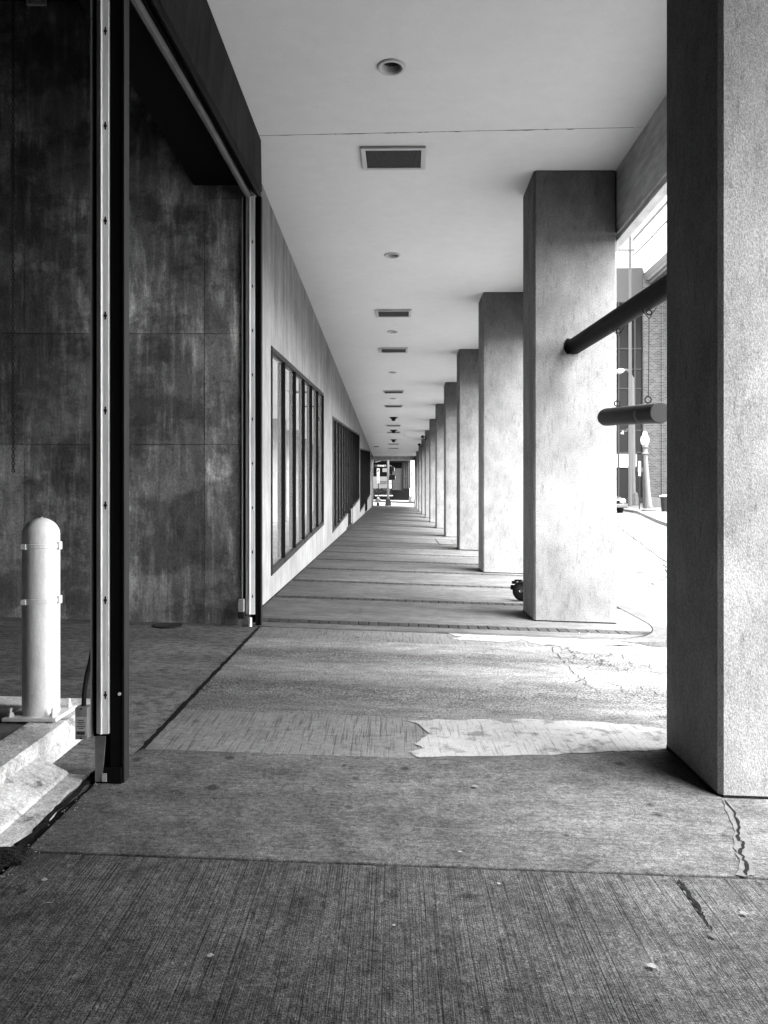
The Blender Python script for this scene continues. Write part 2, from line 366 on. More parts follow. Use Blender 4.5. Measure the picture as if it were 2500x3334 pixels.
# cracked tarmac patch at the right of the drive
def crack(name, px, w, m, off=.006, f=None):
    f = f or dz; b = MB(); pts = [Vector((*G(*p), 0)) for p in px]
    L_, R_ = [], []
    for i, p in enumerate(pts):
        t = (pts[min(i + 1, len(pts) - 1)] - pts[max(i - 1, 0)]).normalized(); n_ = Vector((-t.y, t.x, 0)); k = w * random.uniform(.35, 1.1) * (1 if 0 < i < len(pts) - 1 else .15)
        for S, sgn in ((L_, 1), (R_, -1)):
            q = p + n_ * k * sgn; S.append(b.bm.verts.new((q.x, q.y, f(q.x, q.y) + off)))
    for i in range(len(pts) - 1): b.bm.faces.new((L_[i], R_[i], R_[i + 1], L_[i + 1]))
    return struct(b.build(name, m))
for px in ([(1795, 2098), (1860, 2118), (1940, 2128), (2050, 2150)], [(1830, 2138), (1880, 2158), (1980, 2162), (2060, 2175)], [(1797, 2100), (1822, 2142), (1880, 2200), (1960, 2262)],
           [(1980, 2222), (2080, 2235), (2170, 2262)], [(1950, 2140), (2010, 2120), (2052, 2150), (2062, 2172)], [(1880, 2170), (1940, 2168)], [(1800, 2112), (1850, 2110), (1900, 2128)], [(1860, 2118), (1872, 2140), (1930, 2150), (1990, 2146)],
           [(2090, 2150), (2140, 2190), (2170, 2205)], [(1930, 2130), (1960, 2150), (1950, 2165)], [(2000, 2220), (2030, 2250), (2100, 2270)], [(2140, 2320), (2170, 2335)], [(1905, 2200), (1880, 2215), (1930, 2235)], [(1985, 2160), (2020, 2180), (2060, 2176)]):
    crack('crack', wob(px, 9, 9), .0035, M['mortar'])
crack('crack', wob([(1040, 2390), (1130, 2393), (1290, 2392)], 8, 2), .003, M['dirt'])
def rzz(x, y): return rz(x, y)
for pts_ in ([(3.6, 16), (4.6, 15.2), (6., 14.6), (8, 14.2)], [(4.0, 20), (5.5, 18), (8.0, 17.5)], [(3.9, 12.5), (5, 14), (6, 17), (7.5, 24), (9, 31)], [(3.6, 25), (6, 24), (9, 23)], [(4.4, 30), (7, 27), (9, 26)]):
    px_ = []
    b = MB(); q0 = None
    for i in range(40):
        t = i / 39 * (len(pts_) - 1); k = min(int(t), len(pts_) - 2); t -= k
        x = pts_[k][0] + (pts_[k + 1][0] - pts_[k][0]) * t + random.uniform(-.05, .05); y = pts_[k][1] + (pts_[k + 1][1] - pts_[k][1]) * t + random.uniform(-.05, .05)
        w_ = random.uniform(.01, .03)
        q1 = (b.bm.verts.new((x - w_, y - w_, rz(x, y) + .006)), b.bm.verts.new((x + w_, y + w_, rz(x, y) + .006)))
        if q0: b.bm.faces.new((q0[0], q0[1], q1[1], q1[0]))
        q0 = q1
    struct(b.build('crack', M['tar']))
# cracked joint that runs from the near column to the slab joint
def fl2(x, y): return fl(x, y)
filler_ = [(2348, 2606), (2372, 2606), (2400, 2650), (2420, 2690), (2440, 2740), (2452, 2790), (2458, 2855), (2398, 2852), (2404, 2800), (2386, 2750), (2392, 2700), (2366, 2650)]
filler = wob(filler_ + [filler_[0]], 4, 6)[:-1]
b = MB(); b.bm.faces.new([b.bm.verts.new((*G(*p), fl(*G(*p)) + .004)) for p in filler]); bmesh.ops.triangulate(b.bm, faces=b.bm.faces)
struct(b.build('mortar_repair', M['mortarfix']))
crack('crack', wob([(2356, 2608), (2390, 2652), (2410, 2690), (2402, 2725), (2420, 2752), (2412, 2780), (2428, 2810), (2432, 2856)], 4, 5), .007, M['dirt'], off=.008, f=fl2)
crack('crack', wob([(2206, 2868), (2240, 2905), (2290, 2985)], 6, 6), .012, M['dirt'], off=.003, f=fl2)
crack('crack', wob([(2280, 2965), (2300, 3000), (2320, 3030)], 5, 5), .004, M['dirt'], off=.003, f=fl2)
# bay floor inside the roller door
struct(slab('bay_floor', [(-1.398, 4.0), (-1.41, 8.05), (-9, 8.05), (-9, -9), (-1.56, -9), (-1.56, 3.1), (-1.47, 3.9)], M['bayfloor'], off=-.008, bevel=.004))

b = MB(); q0 = None
for i in range(70):                                # dirt packed in the joint between bay floor and drive
    y = 4.02 + 3.97 * i / 69; x = -1.392 + random.uniform(-.004, .004); w_ = random.uniform(.012, .022)
    q1 = (b.bm.verts.new((x - w_, y, fl(x, y) - .004)), b.bm.verts.new((x + w_, y, fl(x, y) - .004)))
    if q0: b.bm.faces.new((q0[0], q0[1], q1[1], q1[0]))
    q0 = q1
o = b.build('joint_dirt', M['dirt']); o['kind'] = 'stuff'
# arcade pavement: poured slabs between courses of brick
swalk = bpy.data.objects.new('sidewalk', None); C.objects.link(swalk); struct(swalk)
bands = [8.27]; 
while bands[-1] < 60: bands.append(bands[-1] + 1.77)
BW = .2
def rx(y):                                         # right-hand edge of the pavement, rounded at the drive
    if y >= 9.1: return 2.98
    t = (9.1 - y) / 1.1; return 2.98 - .72 * (1 - math.sqrt(max(0, 1 - t * t)))
prev = 8.012
for k, by in enumerate(bands + [62.3]):
    y0, y1 = prev, by - .004
    n = 8; right = [(rx(y0 + (y1 - y0) * i / n), y0 + (y1 - y0) * i / n) for i in range(n + 1)]
    slab('slab', [(WX + .004, y0)] + right + [(WX + .004, y1)], M['walk'], swalk, off=0 if k else -.004, bevel=.003)
    prev = by + BW + .004
bme = MB().box(-.0495, .0495, 0, BW, -.04, .0).build('brick', M['brick'], swalk, bevel=.004)
tilt = (math.atan(SY), math.atan(-SX), 0)
first = True; cnt = 0; rest = MB()
for k, by in enumerate(bands):
    nb = int((rx(by) - WX) / .1085)
    for i in range(nb):
        x = WX + .06 + i * .1085; z = fl(x, by) + random.uniform(-.004, .001)
        if k < 7 and cnt < 298:
            o = bme if first else bme.copy()
            if not first: C.objects.link(o); o.parent = swalk
            first = False; cnt += 1
            o.location = (x, by, z); o.rotation_euler = (tilt[0] + random.uniform(-.01, .01), tilt[1] + random.uniform(-.015, .015), random.uniform(-.015, .015))
        else:
            rest.prism([(x - .049, by, fl(x - .049, by)), (x - .049, by + BW, fl(x - .049, by + BW)), (x + .049, by + BW, fl(x + .049, by + BW)), (x + .049, by, fl(x + .049, by))], (0, 0, -.03))
o = rest.build('brick_course', M['brick'], swalk); o['kind'] = 'stuff'
# white kerb that wraps the rounded corner beside the second column
kp = []
for i in range(15):
    a = R(-90 + 90 * i / 14); kp.append((2.26 + .72 * math.cos(a), 9.1 + 1.1 * math.sin(a), math.cos(a), math.sin(a)))
kp = [(.45, 7.995, 0, -1), (.9, 7.995, 0, -1)] + kp + [(2.985, 20, 1, 0), (2.985, 62.3, 1, 0)]
b = MB(); rows_ = []
for i, (x, y, nx, ny) in enumerate(kp):
    wd = .004 if i == 0 else (.04 if i == 1 else min(.24, .07 + .03 * (i - 1)))
    t = (i / 8 if i < 8 else 1.)
    ox, oy = x + nx * wd, y + ny * wd
    rows_.append([b.bm.verts.new(v) for v in ((x + nx * .006, y + ny * .006, fl(x, y) - .004), (ox, oy, min(fl(ox, oy) - .008, dz(ox, oy) + .02 + .08 * t) if y < 10 else fl(ox, oy) - .008), (ox + nx * .03, oy + ny * .03, fl(ox, oy) - .3), (x, y, fl(x, y) - .3))])
for i in range(len(rows_) - 1): b.skin(rows_[i], rows_[i + 1])
struct(b.build('kerb', M['kerbpale'], bevel=0))
# open joints along both sides of the kerb
for side, wj in ((0, .007), (1, .012)):
    b = MB(); q0 = None
    for i, (x, y, nx, ny) in enumerate(kp):
        wd = .004 if i == 0 else (.04 if i == 1 else min(.24, .07 + .03 * (i - 1)))
        o_ = .001 if side == 0 else wd + .03
        x0, y0, x1, y1 = x + nx * (o_ - wj), y + ny * (o_ - wj), x + nx * (o_ + wj), y + ny * (o_ + wj)
        zf = (lambda X, Y: fl(X, Y) + .003) if side == 0 else (lambda X, Y: (max(rz(X, Y), dz(X, Y)) if Y < 9.5 else rz(X, Y)) + .008)
        if side == 1 and (i < 12): continue
        q1 = (b.bm.verts.new((x0, y0, zf(x0, y0))), b.bm.verts.new((x1, y1, zf(x1, y1))))
        if q0: b.bm.faces.new((q0[0], q0[1], q1[1], q1[0]))
        q0 = q1
    struct(b.build('kerb_joint', M['mortar']))
# access hatch in the pavement near the fifth column
hx, hy = G(1448, 1765)
ac = thing('access_cover', 'flush rectangular access cover in the arcade pavement beside the fifth column', 'access cover', (hx, hy, fl(hx, hy)))
MB().prism([(hx + a, hy + c, fl(hx + a, hy + c) + .006) for a, c in ((-.2, -1), (.22, -1), (.22, .95), (-.2, .95))], (0, 0, -.02)).build('cover_plate', M['walk'], ac)
fr = MB()
for a0, a1, c0, c1 in ((-.22, -.2, -1, .95), (.22, .24, -1, .95), (-.22, .24, -1.03, -1.003), (-.22, .24, .953, .98)):
    fr.prism([(hx + a, hy + c, fl(hx + a, hy + c) + .009) for a, c in ((a0, c0), (a1, c0), (a1, c1), (a0, c1))], (0, 0, -.02))
fr.build('rim', M['black2'], ac)

# ================================================================= CEILING, BEAMS, ROOF
LIGHTS = [6.8, 11.9, 17.1, 22.3, 27.7]
XE = 2.58
cl = MB()
def crect(x0, x1, y0, y1):
    if y1 - y0 > 1e-6: cl.quad((x0, y0, CZ), (x0, y1, CZ), (x1, y1, CZ), (x1, y0, CZ))
HH = .084
# seam: near panel and far panel with an open joint between, slightly out of square
def seam(x): return 8.0 - .045 * x
ceil_hole = sorted(LIGHTS)
XC = -.02
def band(y0f, y1f, holes):
    # left, middle and right strips of one ceiling panel
    for x0, x1 in ((-2.4, XC - HH), (XC + HH, XE)):
        cl.quad((x0, y0f(x0), CZ), (x0, y1f(x0), CZ), (x1, y1f(x1), CZ), (x1, y0f(x1), CZ))
    x0, x1 = XC - HH, XC + HH
    cur = y0f
    for h in holes:
        hh0 = (lambda hv: (lambda x: hv - HH))(h); cl.quad((x0, cur(x0), CZ), (x0, hh0(x0), CZ), (x1, hh0(x1), CZ), (x1, cur(x1), CZ))
        cur = (lambda hv: (lambda x: hv + HH))(h)
    cl.quad((x0, cur(x0), CZ), (x0, y1f(x0), CZ), (x1, y1f(x1), CZ), (x1, cur(x1), CZ))
band(lambda x: -12., lambda x: seam(x) - .004, [6.8])
band(lambda x: seam(x) + .004, lambda x: 60., LIGHTS[1:])
struct(cl.build('ceiling', M['ceiling']))
struct(MB().box(-1.89, 2.72, -12, 8.3, CZ + .2, CZ + .5).build('roof_slab', M['dark']))
struct(MB().box(-10, 2.72, 8.301, 60.5, CZ + .2, CZ + .5).build('roof_slab', M['dark']))
struct(MB().box(-1.9, 2.58, 60.02, 60.5, CZ - .29, CZ + .19).build('end_beam', M['beam'], bevel=.01))
# concrete beam along the open side, with a drip lip under it
eb = thing('edge_beam', 'rough concrete edge beam running along the open side above the columns', 'beam', (2.6, 0, CZ))
MB().prism([(2.592, -12, CZ + .5), (2.592, -12, CZ - .72), (2.7, -12, CZ - .72), (2.72, -12, CZ + .5)], (0, 72.5, 0)).build('beam_body', M['beam'], eb, bevel=.006)
MB().prism([(2.6, -12, CZ - .735), (2.6, -12, CZ - .80), (2.7, -12, CZ - .82), (2.7, -12, CZ - .735)], (0, 72.5, 0)).build('drip_lip', M['beam'], eb, bevel=.008)

# ================================================================= COLUMNS
def make_column():
    t = thing('concrete_column', '', 'column', ((CX0 + CX1) / 2, D0 + CT / 2, 0), 'concrete columns along the arcade')
    hx_, hy_, c = (CX1 - CX0) / 2, CT / 2, .022
    pts = [(-hx_ + c, -hy_), (-hx_, -hy_ + c), (-hx_, hy_ - c), (-hx_ + c, hy_), (hx_ - c, hy_), (hx_, hy_ - c), (hx_, -hy_ + c), (hx_ - c, -hy_)]
    b = MB().prism([(x, y, -.3) for x, y in pts], (0, 0, CZ - .012 + .3))
    o = b.build('shaft', M['column']); o.parent = t
    b = MB().prism([(x * .985, y * .985, CZ - .012) for x, y in pts], (0, 0, .010)); o = b.build('top_joint', M['dirt']); o.parent = t
    b = MB().prism([(x * 1.004, y * 1.005, SY * y + SX * x - .01) for x, y in pts], (0, 0, .024)); o = b.build('base_joint', M['dirt']); o.parent = t; o.location.z = fl(t.location.x, t.location.y)
    return t
col_label = ['nearest concrete column, largest, cut by the right edge of the photograph',
 'second nearest concrete column, carrying the end of the black steel beam',
 'third nearest concrete column, just left of the one that carries the black beam',
 'fourth nearest concrete column, directly right of the pavement access cover',
 'fifth nearest concrete column, beyond the pavement access cover', 'sixth concrete column counted from the nearest one',
 'seventh concrete column counted from the nearest one', 'eighth concrete column, with the nearer dark floodlight at its top',
 'ninth concrete column, with the farther dark floodlight at its top', 'tenth concrete column counted from the nearest, third from the far end',
 'eleventh concrete column counted from the nearest, last but one', 'farthest concrete column at the end of the arcade']
c0 = make_column(); c0['label'] = col_label[0]
for k in range(1, 12):
    c_ = dup(c0, (c0.location.x, D0 + CT / 2 + k * DD, 0), col_label[k])
    for ch_ in c_.children:
        if ch_.name.startswith('base_joint'): ch_.location.z = fl(c_.location.x, c_.location.y)

for k in (-1, -2):                                 # the row goes on behind the viewer
    struct(MB().box(CX0, CX1, D0 + k * DD, D0 + k * DD + CT, -1, CZ - .002).build('rear_column', M['column'], bevel=.02))
struct(MB().box(2.59, 2.85, -12, 1.35, -1.2, CZ - .74).build('light_blocker', M['column']))  # unseen wall added to keep side light off the near pavement
struct(MB().box(-9.2, 2.9, -12.4, -12.1, -2, CZ + .19).build('rear_wall', M['column']))

# ================================================================= LEFT WALL WITH WINDOWS
aw = thing('arcade_wall', 'pale streaked concrete wall with tall dark windows along the left of the arcade', 'wall', (WX, 8.2, 0))
def yz(pts, x0=WX, dx=-.3): return [(x0, y, z) for y, z in pts]
SL = .064
BK = [  # y0, y1, bottom z at y0, top z at y0
    (9.9, 17.3, EYE - .90, EYE + 2.07), (19.85, 35.5, EYE - .70, EYE + 2.32), (36.2, 52.0, EYE - .30, EYE + 2.75)]
def solid(y0, y1, zt=CZ - .015):
    n = 'panel'
    MB().prism(yz([(y0, fl(WX, y0) - .2), (y0, zt), (y1, zt), (y1, fl(WX, y1) - .2)]), (-.32, 0, 0)).build(n, M['wall'], aw, bevel=.004)
solid(8.16, 9.9)
solid(17.303, 19.847); solid(35.503, 36.197); solid(52.003, 55.)
MB().prism([(WX - .05, 55.003, 0), (WX - .05, 55.003, CZ), (WX - .05, 62, CZ), (WX - .05, 62, 0)], (-.2, 0, 0)).build('dark_panel', M['fin'], aw)
DOORS = {1: (26.7, 29.1), 2: (42.5, 46.0)}
for bi, (y0, y1, zb, zt) in enumerate(BK):
    top = lambda y: zt + SL * (y - y0)
    bot = lambda y: zb + SL * (y - y0)
    n = round((y1 - y0) / 1.21); st = (y1 - y0) / n
    tp = [(y0, CZ - .015)]; bt = []
    for i in range(n):                             # the glazing is stepped: each light sits a little higher than the one before
        ya, yb = y0 + i * st, y0 + (i + 1) * st; yb_ = yb if i == n - 1 else yb
        tp += []
        MB().prism(yz([(ya, top(ya) + .02), (ya, CZ - .015), (yb, CZ - .015), (yb, top(yb) + .02)]), (-.32, 0, 0)).build('upper_panel', M['wall'], aw) if False else None
    MB().prism(yz([(y0, top(y0)), (y0, CZ - .015), (y1, CZ - .015), (y1, top(y1))]), (-.32, 0, 0)).build('upper_panel', M['wall'], aw, bevel=.003)
    segs = [(y0, y1)]
    if bi in DOORS: d0, d1 = DOORS[bi]; segs = [(y0, d0), (d1, y1)]
    for a, c in segs:
        MB().prism(yz([(a, fl(WX, a) - .2), (a, bot(a)), (c, bot(c)), (c, fl(WX, c) - .2)]), (-.32, 0, 0)).build('sill_panel', M['wall'], aw, bevel=.003)
    D = .045
    for i in range(n):
        ya, yb = y0 + i * st, y0 + (i + 1) * st
        za, zb_ = bot(ya), bot(yb); ta, tb = top(ya), top(yb)
        isdoor = bi in DOORS and DOORS[bi][0] - .3 < (ya + yb) / 2 < DOORS[bi][1] + .3
        wnd = MB()
        e = .002
        # frame: head and sill members with sloping faces
        wnd.prism([(WX + .012, ya, ta - .07), (WX + .012, ya, ta - e), (WX + .012, yb - e, tb - e), (WX + .012, yb - e, tb - .07)], (-D - .05, 0, 0))
        zf0, zf1 = (fl(WX, ya) + .01, fl(WX, yb) + .01) if isdoor else (za + e, zb_ + e)
        wnd.prism([(WX + .012, ya, zf0), (WX + .012, ya, zf0 + .08), (WX + .012, yb - e, zf1 + .08), (WX + .012, yb - e, zf1)], (-D - .05, 0, 0))
        fo = wnd.build('glass_door_frame' if isdoor else 'window_frame', M['frame'], aw, bevel=.003)
        m_ = MB()
        if i == 0: m_.box(WX - D - .05, WX + .014, ya + .001, ya + .06, zf0 + .001, ta - .001)
        m_.box(WX - D - .05, WX + .014, yb - .055, yb - .003, min(zf1, zf0) + .081, max(ta, tb) - .071)
        mo = m_.build('mullion', M['fin'], fo)
        mo.matrix_parent_inverse = Matrix()
        MB().prism([(WX - D + .005, ya, zf0 + .07), (WX - D + .005, ya, ta - .06), (WX - D + .005, yb, tb - .06), (WX - D + .005, yb, zf1 + .07)], (-.02, 0, 0)).build('pane', M['glass'], fo).matrix_parent_inverse = Matrix()
        fo.matrix_parent_inverse = Matrix.Translation(-Vector(aw.location))
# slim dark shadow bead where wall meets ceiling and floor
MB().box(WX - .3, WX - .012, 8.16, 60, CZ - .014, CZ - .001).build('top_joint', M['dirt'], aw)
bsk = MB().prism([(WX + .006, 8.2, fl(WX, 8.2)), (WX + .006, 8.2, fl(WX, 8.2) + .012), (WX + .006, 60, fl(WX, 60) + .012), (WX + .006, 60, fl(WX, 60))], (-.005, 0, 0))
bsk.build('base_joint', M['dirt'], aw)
# rooms behind the windows and the outer shell
struct(MB().box(-6.2, -6, 8.3, 62, -.5, CZ + .2).build('room_back_wall', M['dark']))
struct(MB().box(-6, -1.92, 61.8, 62, -.5, CZ + .2).build('room_end_wall', M['dark']))

# ================================================================= ROLLER DOOR BAY
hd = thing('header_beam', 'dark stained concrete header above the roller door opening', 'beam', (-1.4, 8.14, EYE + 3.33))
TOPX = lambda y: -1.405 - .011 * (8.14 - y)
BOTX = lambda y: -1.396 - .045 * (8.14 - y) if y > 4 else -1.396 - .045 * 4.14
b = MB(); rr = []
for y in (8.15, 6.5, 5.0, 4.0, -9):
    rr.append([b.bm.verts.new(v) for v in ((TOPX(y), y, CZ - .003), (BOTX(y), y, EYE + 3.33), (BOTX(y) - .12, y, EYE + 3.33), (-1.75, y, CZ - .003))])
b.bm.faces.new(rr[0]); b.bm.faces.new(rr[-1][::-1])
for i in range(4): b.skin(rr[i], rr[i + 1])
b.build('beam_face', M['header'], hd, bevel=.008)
b = MB(); rr = []
for y in (8.12, 6.5, 5.0, 4.0, -9):
    rr.append([b.bm.verts.new(v) for v in ((BOTX(y) - .006, y, EYE + 3.328), (BOTX(y) - .006, y, EYE + 3.24), (BOTX(y) - .02, y, EYE + 3.24), (BOTX(y) - .1, y, EYE + 3.328))])
b.bm.faces.new(rr[0]); b.bm.faces.new(rr[-1][::-1])
for i in range(4): b.skin(rr[i], rr[i + 1])
b.build('steel_angle', M['black'], hd)
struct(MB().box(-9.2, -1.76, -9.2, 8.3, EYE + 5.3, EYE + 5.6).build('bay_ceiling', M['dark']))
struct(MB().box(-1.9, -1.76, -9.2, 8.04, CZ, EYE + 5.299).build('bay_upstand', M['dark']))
struct(MB().box(-9.2, -9, -9, 8.3, -.5, EYE + 5.3).build('bay_side_wall', M['bay']))
struct(MB().box(-9, -1.5, -9.2, -9, -.5, EYE + 5.3).build('bay_rear_wall', M['bay']))

bw = thing('bay_wall', 'dark blotchy concrete wall at the back of the roller door bay', 'wall', (-3, 8.05, 0))
xsj = [-9, -5.9, -3.87, -1.98, -1.5]; zsj = [-.3, EYE + .647, EYE + 1.81, EYE + 3.22, EYE + 5.3]
for i in range(4):
    for j in range(4):
        d = random.uniform(0, .008)
        MB().box(xsj[i] + .0018, xsj[i + 1] - .0018, 8.05 - d, 8.28, zsj[j] + .0018, zsj[j + 1] - .0018).build('panel', M['bay'], bw, bevel=.004)
MB().box(-1.9, -1.585, 8.162, 8.29, -.3, CZ).build('return_panel', M['bay'], bw)

rd = thing('roller_door', 'raised roller door with galvanised guide rails on black steel jambs', 'roller door', (-1.4, 6, 0))
# shutter box and bottom bar
MB().box(-2.09, -1.62, 3.9, 8.04, EYE + 3.36, CZ + .1).build('shutter_box', M['black'], rd)
MB().tube([(-1.52, 8.0, EYE + 3.24), (-1.575, 6.5, EYE + 3.245), (-1.655, 5.0, EYE + 3.25), (-1.72, 3.8, EYE + 3.25)], .032, 8).build('bottom_bar', M['pipe'], rd, smooth=True)
def jamb(px0, px1, px2, y, zb, far):
    f = lambda px: (px - 1281) / 2500 * y
    top = EYE + 3.235 if far else EYE + 3.9
    fz_ = fl(f(px1), y)
    MB().box(f(px1), f(px2 - (5 if far else 8)), y + .001, y + .05, fz_, top).build('jamb_channel', M['black'], rd, bevel=.003)
    MB().box(f(px2 - (5 if far else 8)) + .0015, f(px2), y - .006, y + .066, fz_, top).build('jamb_flange', M['black2'], rd, bevel=.003)
    MB().box(f(px0) - .02, f(px1) - .002, y + .05, y + .12, fz_ + .02, top).build('jamb_back', M['black'], rd)
    # guide rail: two angles with a slot between
    gw = f(px1) - f(px0)
    g_ = MB()
    g_.prism([(f(px0), y, zb), (f(px0) + gw * .36, y - .012, zb), (f(px0) + gw * .40, y - .022, zb), (f(px0) + gw * .46, y - .022, zb), (f(px0) + gw * .5, y - .012, zb), (f(px1) - .004, y - .008, zb), (f(px1) - .002, y + .03, zb), (f(px0), y + .03, zb)], (0, 0, top - zb))
    g_.build('guide_rail', M['galv'], rd, bevel=.0015)
    MB().box(f(px0) - gw * .42, f(px0) - gw * .32, y - .005, y + .05, zb - .02, top).build('outer_rail', M['galvd'], rd)
    MB().box(f(px0) - gw * .32, f(px0) - .001, y + .02, y + .06, zb - .02, top).build('rail_slot', M['black'], rd)
    z = zb + .19; bx = f(px0) + gw * .72
    while z < top - .1:
        o = MB().lathe((bx, y - .008, z), (0, -1, 0), [(.0085, -.004), (.0085, .004), (.005, .007)], 8).build('bolt', M['ink'], rd)
        MB().box(bx - .0035, bx + .0035, y - .0115, y - .004, z - .019, z + .019).build('slot', M['ink'], rd)
        z += .462
jamb(314, 358, 406, 3.75, EYE - 1.11, False)
jamb(800, 831, 851, 8.02, EYE - 1.13, True)
MB().box(-1.452, -1.325, 3.738, 3.80, fl(-1.4, 3.75) - .01, fl(-1.4, 3.75) + .075).build('jamb_foot', M['black'], rd, bevel=.004)
MB().prism([(-1.452, 3.742, .15), (-1.418, 3.742, .15), (-1.40, 3.742, .37), (-1.452, 3.742, .37)], (0, -.006, 0)).build('rail_shoe', M['pipe'], rd)
MB().box(-1.418, -1.395, 3.733, 3.737, .15, .19).build('paint_chip', M['sticker'], rd)
MB().lathe((-1.335, 3.744, .575), (0, -1, 0), [(.008, 0), (.008, .005)], 10).build('rivet', M['trim'], rd)
MB().cyl((-1.49, 7.99, .19), (-1.49, 7.99, .33), .018, 10).build('conduit', M['white'], rd, smooth=True)

jb = thing('junction_box', 'small grey control box with worn sticker on the left of the near jamb', 'junction box', (-1.505, 3.75, .37))
MB().box(-1.535, -1.475, 3.70, 3.76, .365, .52).build('case', M['galvd'], jb, bevel=.003)
MB().box(-1.531, -1.479, 3.6965, 3.699, .385, .475).build('sticker', M['sticker'], jb)
st = MB()
for z, x0, x1 in ((.458, -1.518, -1.49), (.449, -1.522, -1.486), (.441, -1.516, -1.492), (.43, -1.524, -1.484), (.42, -1.515, -1.493)):
    st.box(x0, x1, 3.6955, 3.6962, z - .0015, z + .0015)
for i in range(9): st.box(-1.526 + i * .0046, -1.5235 + i * .0046 + random.uniform(0, .0015), 3.6955, 3.6962, .39, .406)
st.build('print', M['ink'], jb)
for z in (.513, .372): MB().lathe((-1.505, 3.70, z), (0, -1, 0), [(.005, 0), (.004, .003)], 8).build('screw', M['ink'], jb)
MB().tube([(-1.506, 3.735, .52), (-1.505, 3.735, .58), (-1.495, 3.74, .66), (-1.483, 3.76, .74), (-1.478, 3.8, .85), (-1.478, 3.83, 1.6)], .011, 8).build('flexible_conduit', M['rubber'], jb, smooth=True)
jb2 = thing('junction_box', 'small grey control box at the foot of the far jamb', 'junction box', (-1.56, 7.98, .4))
MB().box(-1.60, -1.545, 7.9, 7.98, .40, .53).build('case', M['galvd'], jb2, bevel=.003)
MB().box(-1.60, -1.54, 7.9, 7.98, .33, .395).build('lower_case', M['black2'], jb2, bevel=.003)

# pull chain
ch = MB(); y = 6.5; cx = (43 - 1281) / 2500 * y; z = EYE + .30; i = 0
while z < EYE + 5.3:
    ch.torus((cx, y, z), (1, 0, 0) if i % 2 else (0, 1, 0), .013, .0045, 8, 5, 1.0); z += .031; i += 1
o = ch.build('pull_chain', M['black2'], smooth=True, loc=(cx, y, EYE + .3))
tag(o, 'thin dark pull chain hanging in front of the dark bay wall', 'chain')
bk = P(116, 0, 8.0)
br = thing('wall_bracket', 'pale steel bracket plate high on the dark bay wall', 'bracket', (bk.x, 8.0, bk.z))
MB().box(bk.x - .1, bk.x + .1, 8.0, 8.04, bk.z - .04, bk.z + .1).build('plate', M['galv'], br, bevel=.003)
MB().cyl((bk.x, 8.0, bk.z + .02), (bk.x, 7.96, bk.z + .02), .02, 10).build('bolt', M['ink'], br)
# drain
dx_, dy_ = -2.32, 7.86
dr = thing('floor_drain', 'round slotted iron drain cover in the bay floor by the dark wall', 'drain', (dx_, dy_, fl(dx_, dy_)))
q = MB().lathe((dx_, dy_, fl(dx_, dy_) - .02), (0, 0, 1), [(.15, 0), (.15, .022), (.13, .024), (.128, .016)], 24); q.build('drain_ring', M['black2'], dr)
q = MB()
for i in range(-5, 6):
    h = math.sqrt(max(0, .125 ** 2 - (i * .023) ** 2)); q.box(dx_ + i * .023 - .006, dx_ + i * .023 + .006, dy_ - h, dy_ + h, fl(dx_, dy_) - .006, fl(dx_, dy_) + .003)
q.build('grate', M['castiron'], dr)

# ================================================================= KERB ISLAND AND BOLLARD
isl = bpy.data.objects.new('kerb_island', None); C.objects.link(isl); struct(isl)
KT = .155; kx = -1.775; ky1 = 4.62
def lift(pts, h): return [(x, y, fl(x, y) + h) for x, y in pts]
b = MB(); rr = []
for y in (-3, 0, 2, 3, 3.6, 4.2, ky1):
    rr.append([b.bm.verts.new((x, y, fl(x, y) + h)) for x, h in ((kx - .19, KT), (kx - .012, KT), (kx, KT - .012), (kx + .004, .085), (kx, -.1), (kx - .19, -.1))])
for i in range(len(rr) - 1): b.skin(rr[i], rr[i + 1])
b.bm.faces.new(rr[0]); b.bm.faces.new(rr[-1][::-1])
b.build('kerb_stone', M['kerbwhite'], isl)
MB().prism(lift([(kx - .192, ky1), (-4, ky1), (-4, ky1 - .17), (kx - .192, ky1 - .17)], KT), (0, 0, -.25)).build('end_kerb', M['kerbwhite'], isl, bevel=.01)
MB().prism(lift([(kx - .196, -3), (kx - .196, ky1 - .175), (-4, ky1 - .175), (-4, -3)], KT - .012), (0, 0, -.2)).build('island_top', M['island'], isl)
b = MB(); rr = []
n = 22
for i in range(n + 1):
    y = -3 + (3.84 + 3) * i / n if i < 8 else 0
for i in range(40):
    y = 1.2 + (3.82 - 1.2) * i / 39
    fx = -1.525 + random.uniform(-.012, .012)
    rr.append([b.bm.verts.new((x, y, fl(x, y) + h)) for x, h in ((kx + .004, .088), (kx + .07, .062), (-1.625, .022), (-1.615, .010), (fx, .006), (fx + .004, -.03), (kx, -.03))])
for i in range(len(rr) - 1): b.skin(rr[i], rr[i + 1])
b.bm.faces.new(rr[0]); b.bm.faces.new(rr[-1][::-1])
b.build('apron', M['kerbwhite'], isl)
# packed dirt in the open joint along the apron
b = MB(); L1 = []; 
for i in range(60):
    y = 1.2 + (3.86 - 1.2) * i / 59; w_ = random.uniform(.008, .028); x = -1.497 + random.uniform(-.008, .008)
    L1.append([b.bm.verts.new((x - w_, y, fl(x, y) + .002)), b.bm.verts.new((x, y, fl(x, y) + random.uniform(.008, .016))), b.bm.verts.new((x + w_, y, fl(x, y) + .002))])
for i in range(59):
    for j in range(2): b.bm.faces.new((L1[i][j], L1[i][j + 1], L1[i + 1][j + 1], L1[i + 1][j]))
o = b.build('joint_dirt', M['dirt']); o['kind'] = 'stuff'
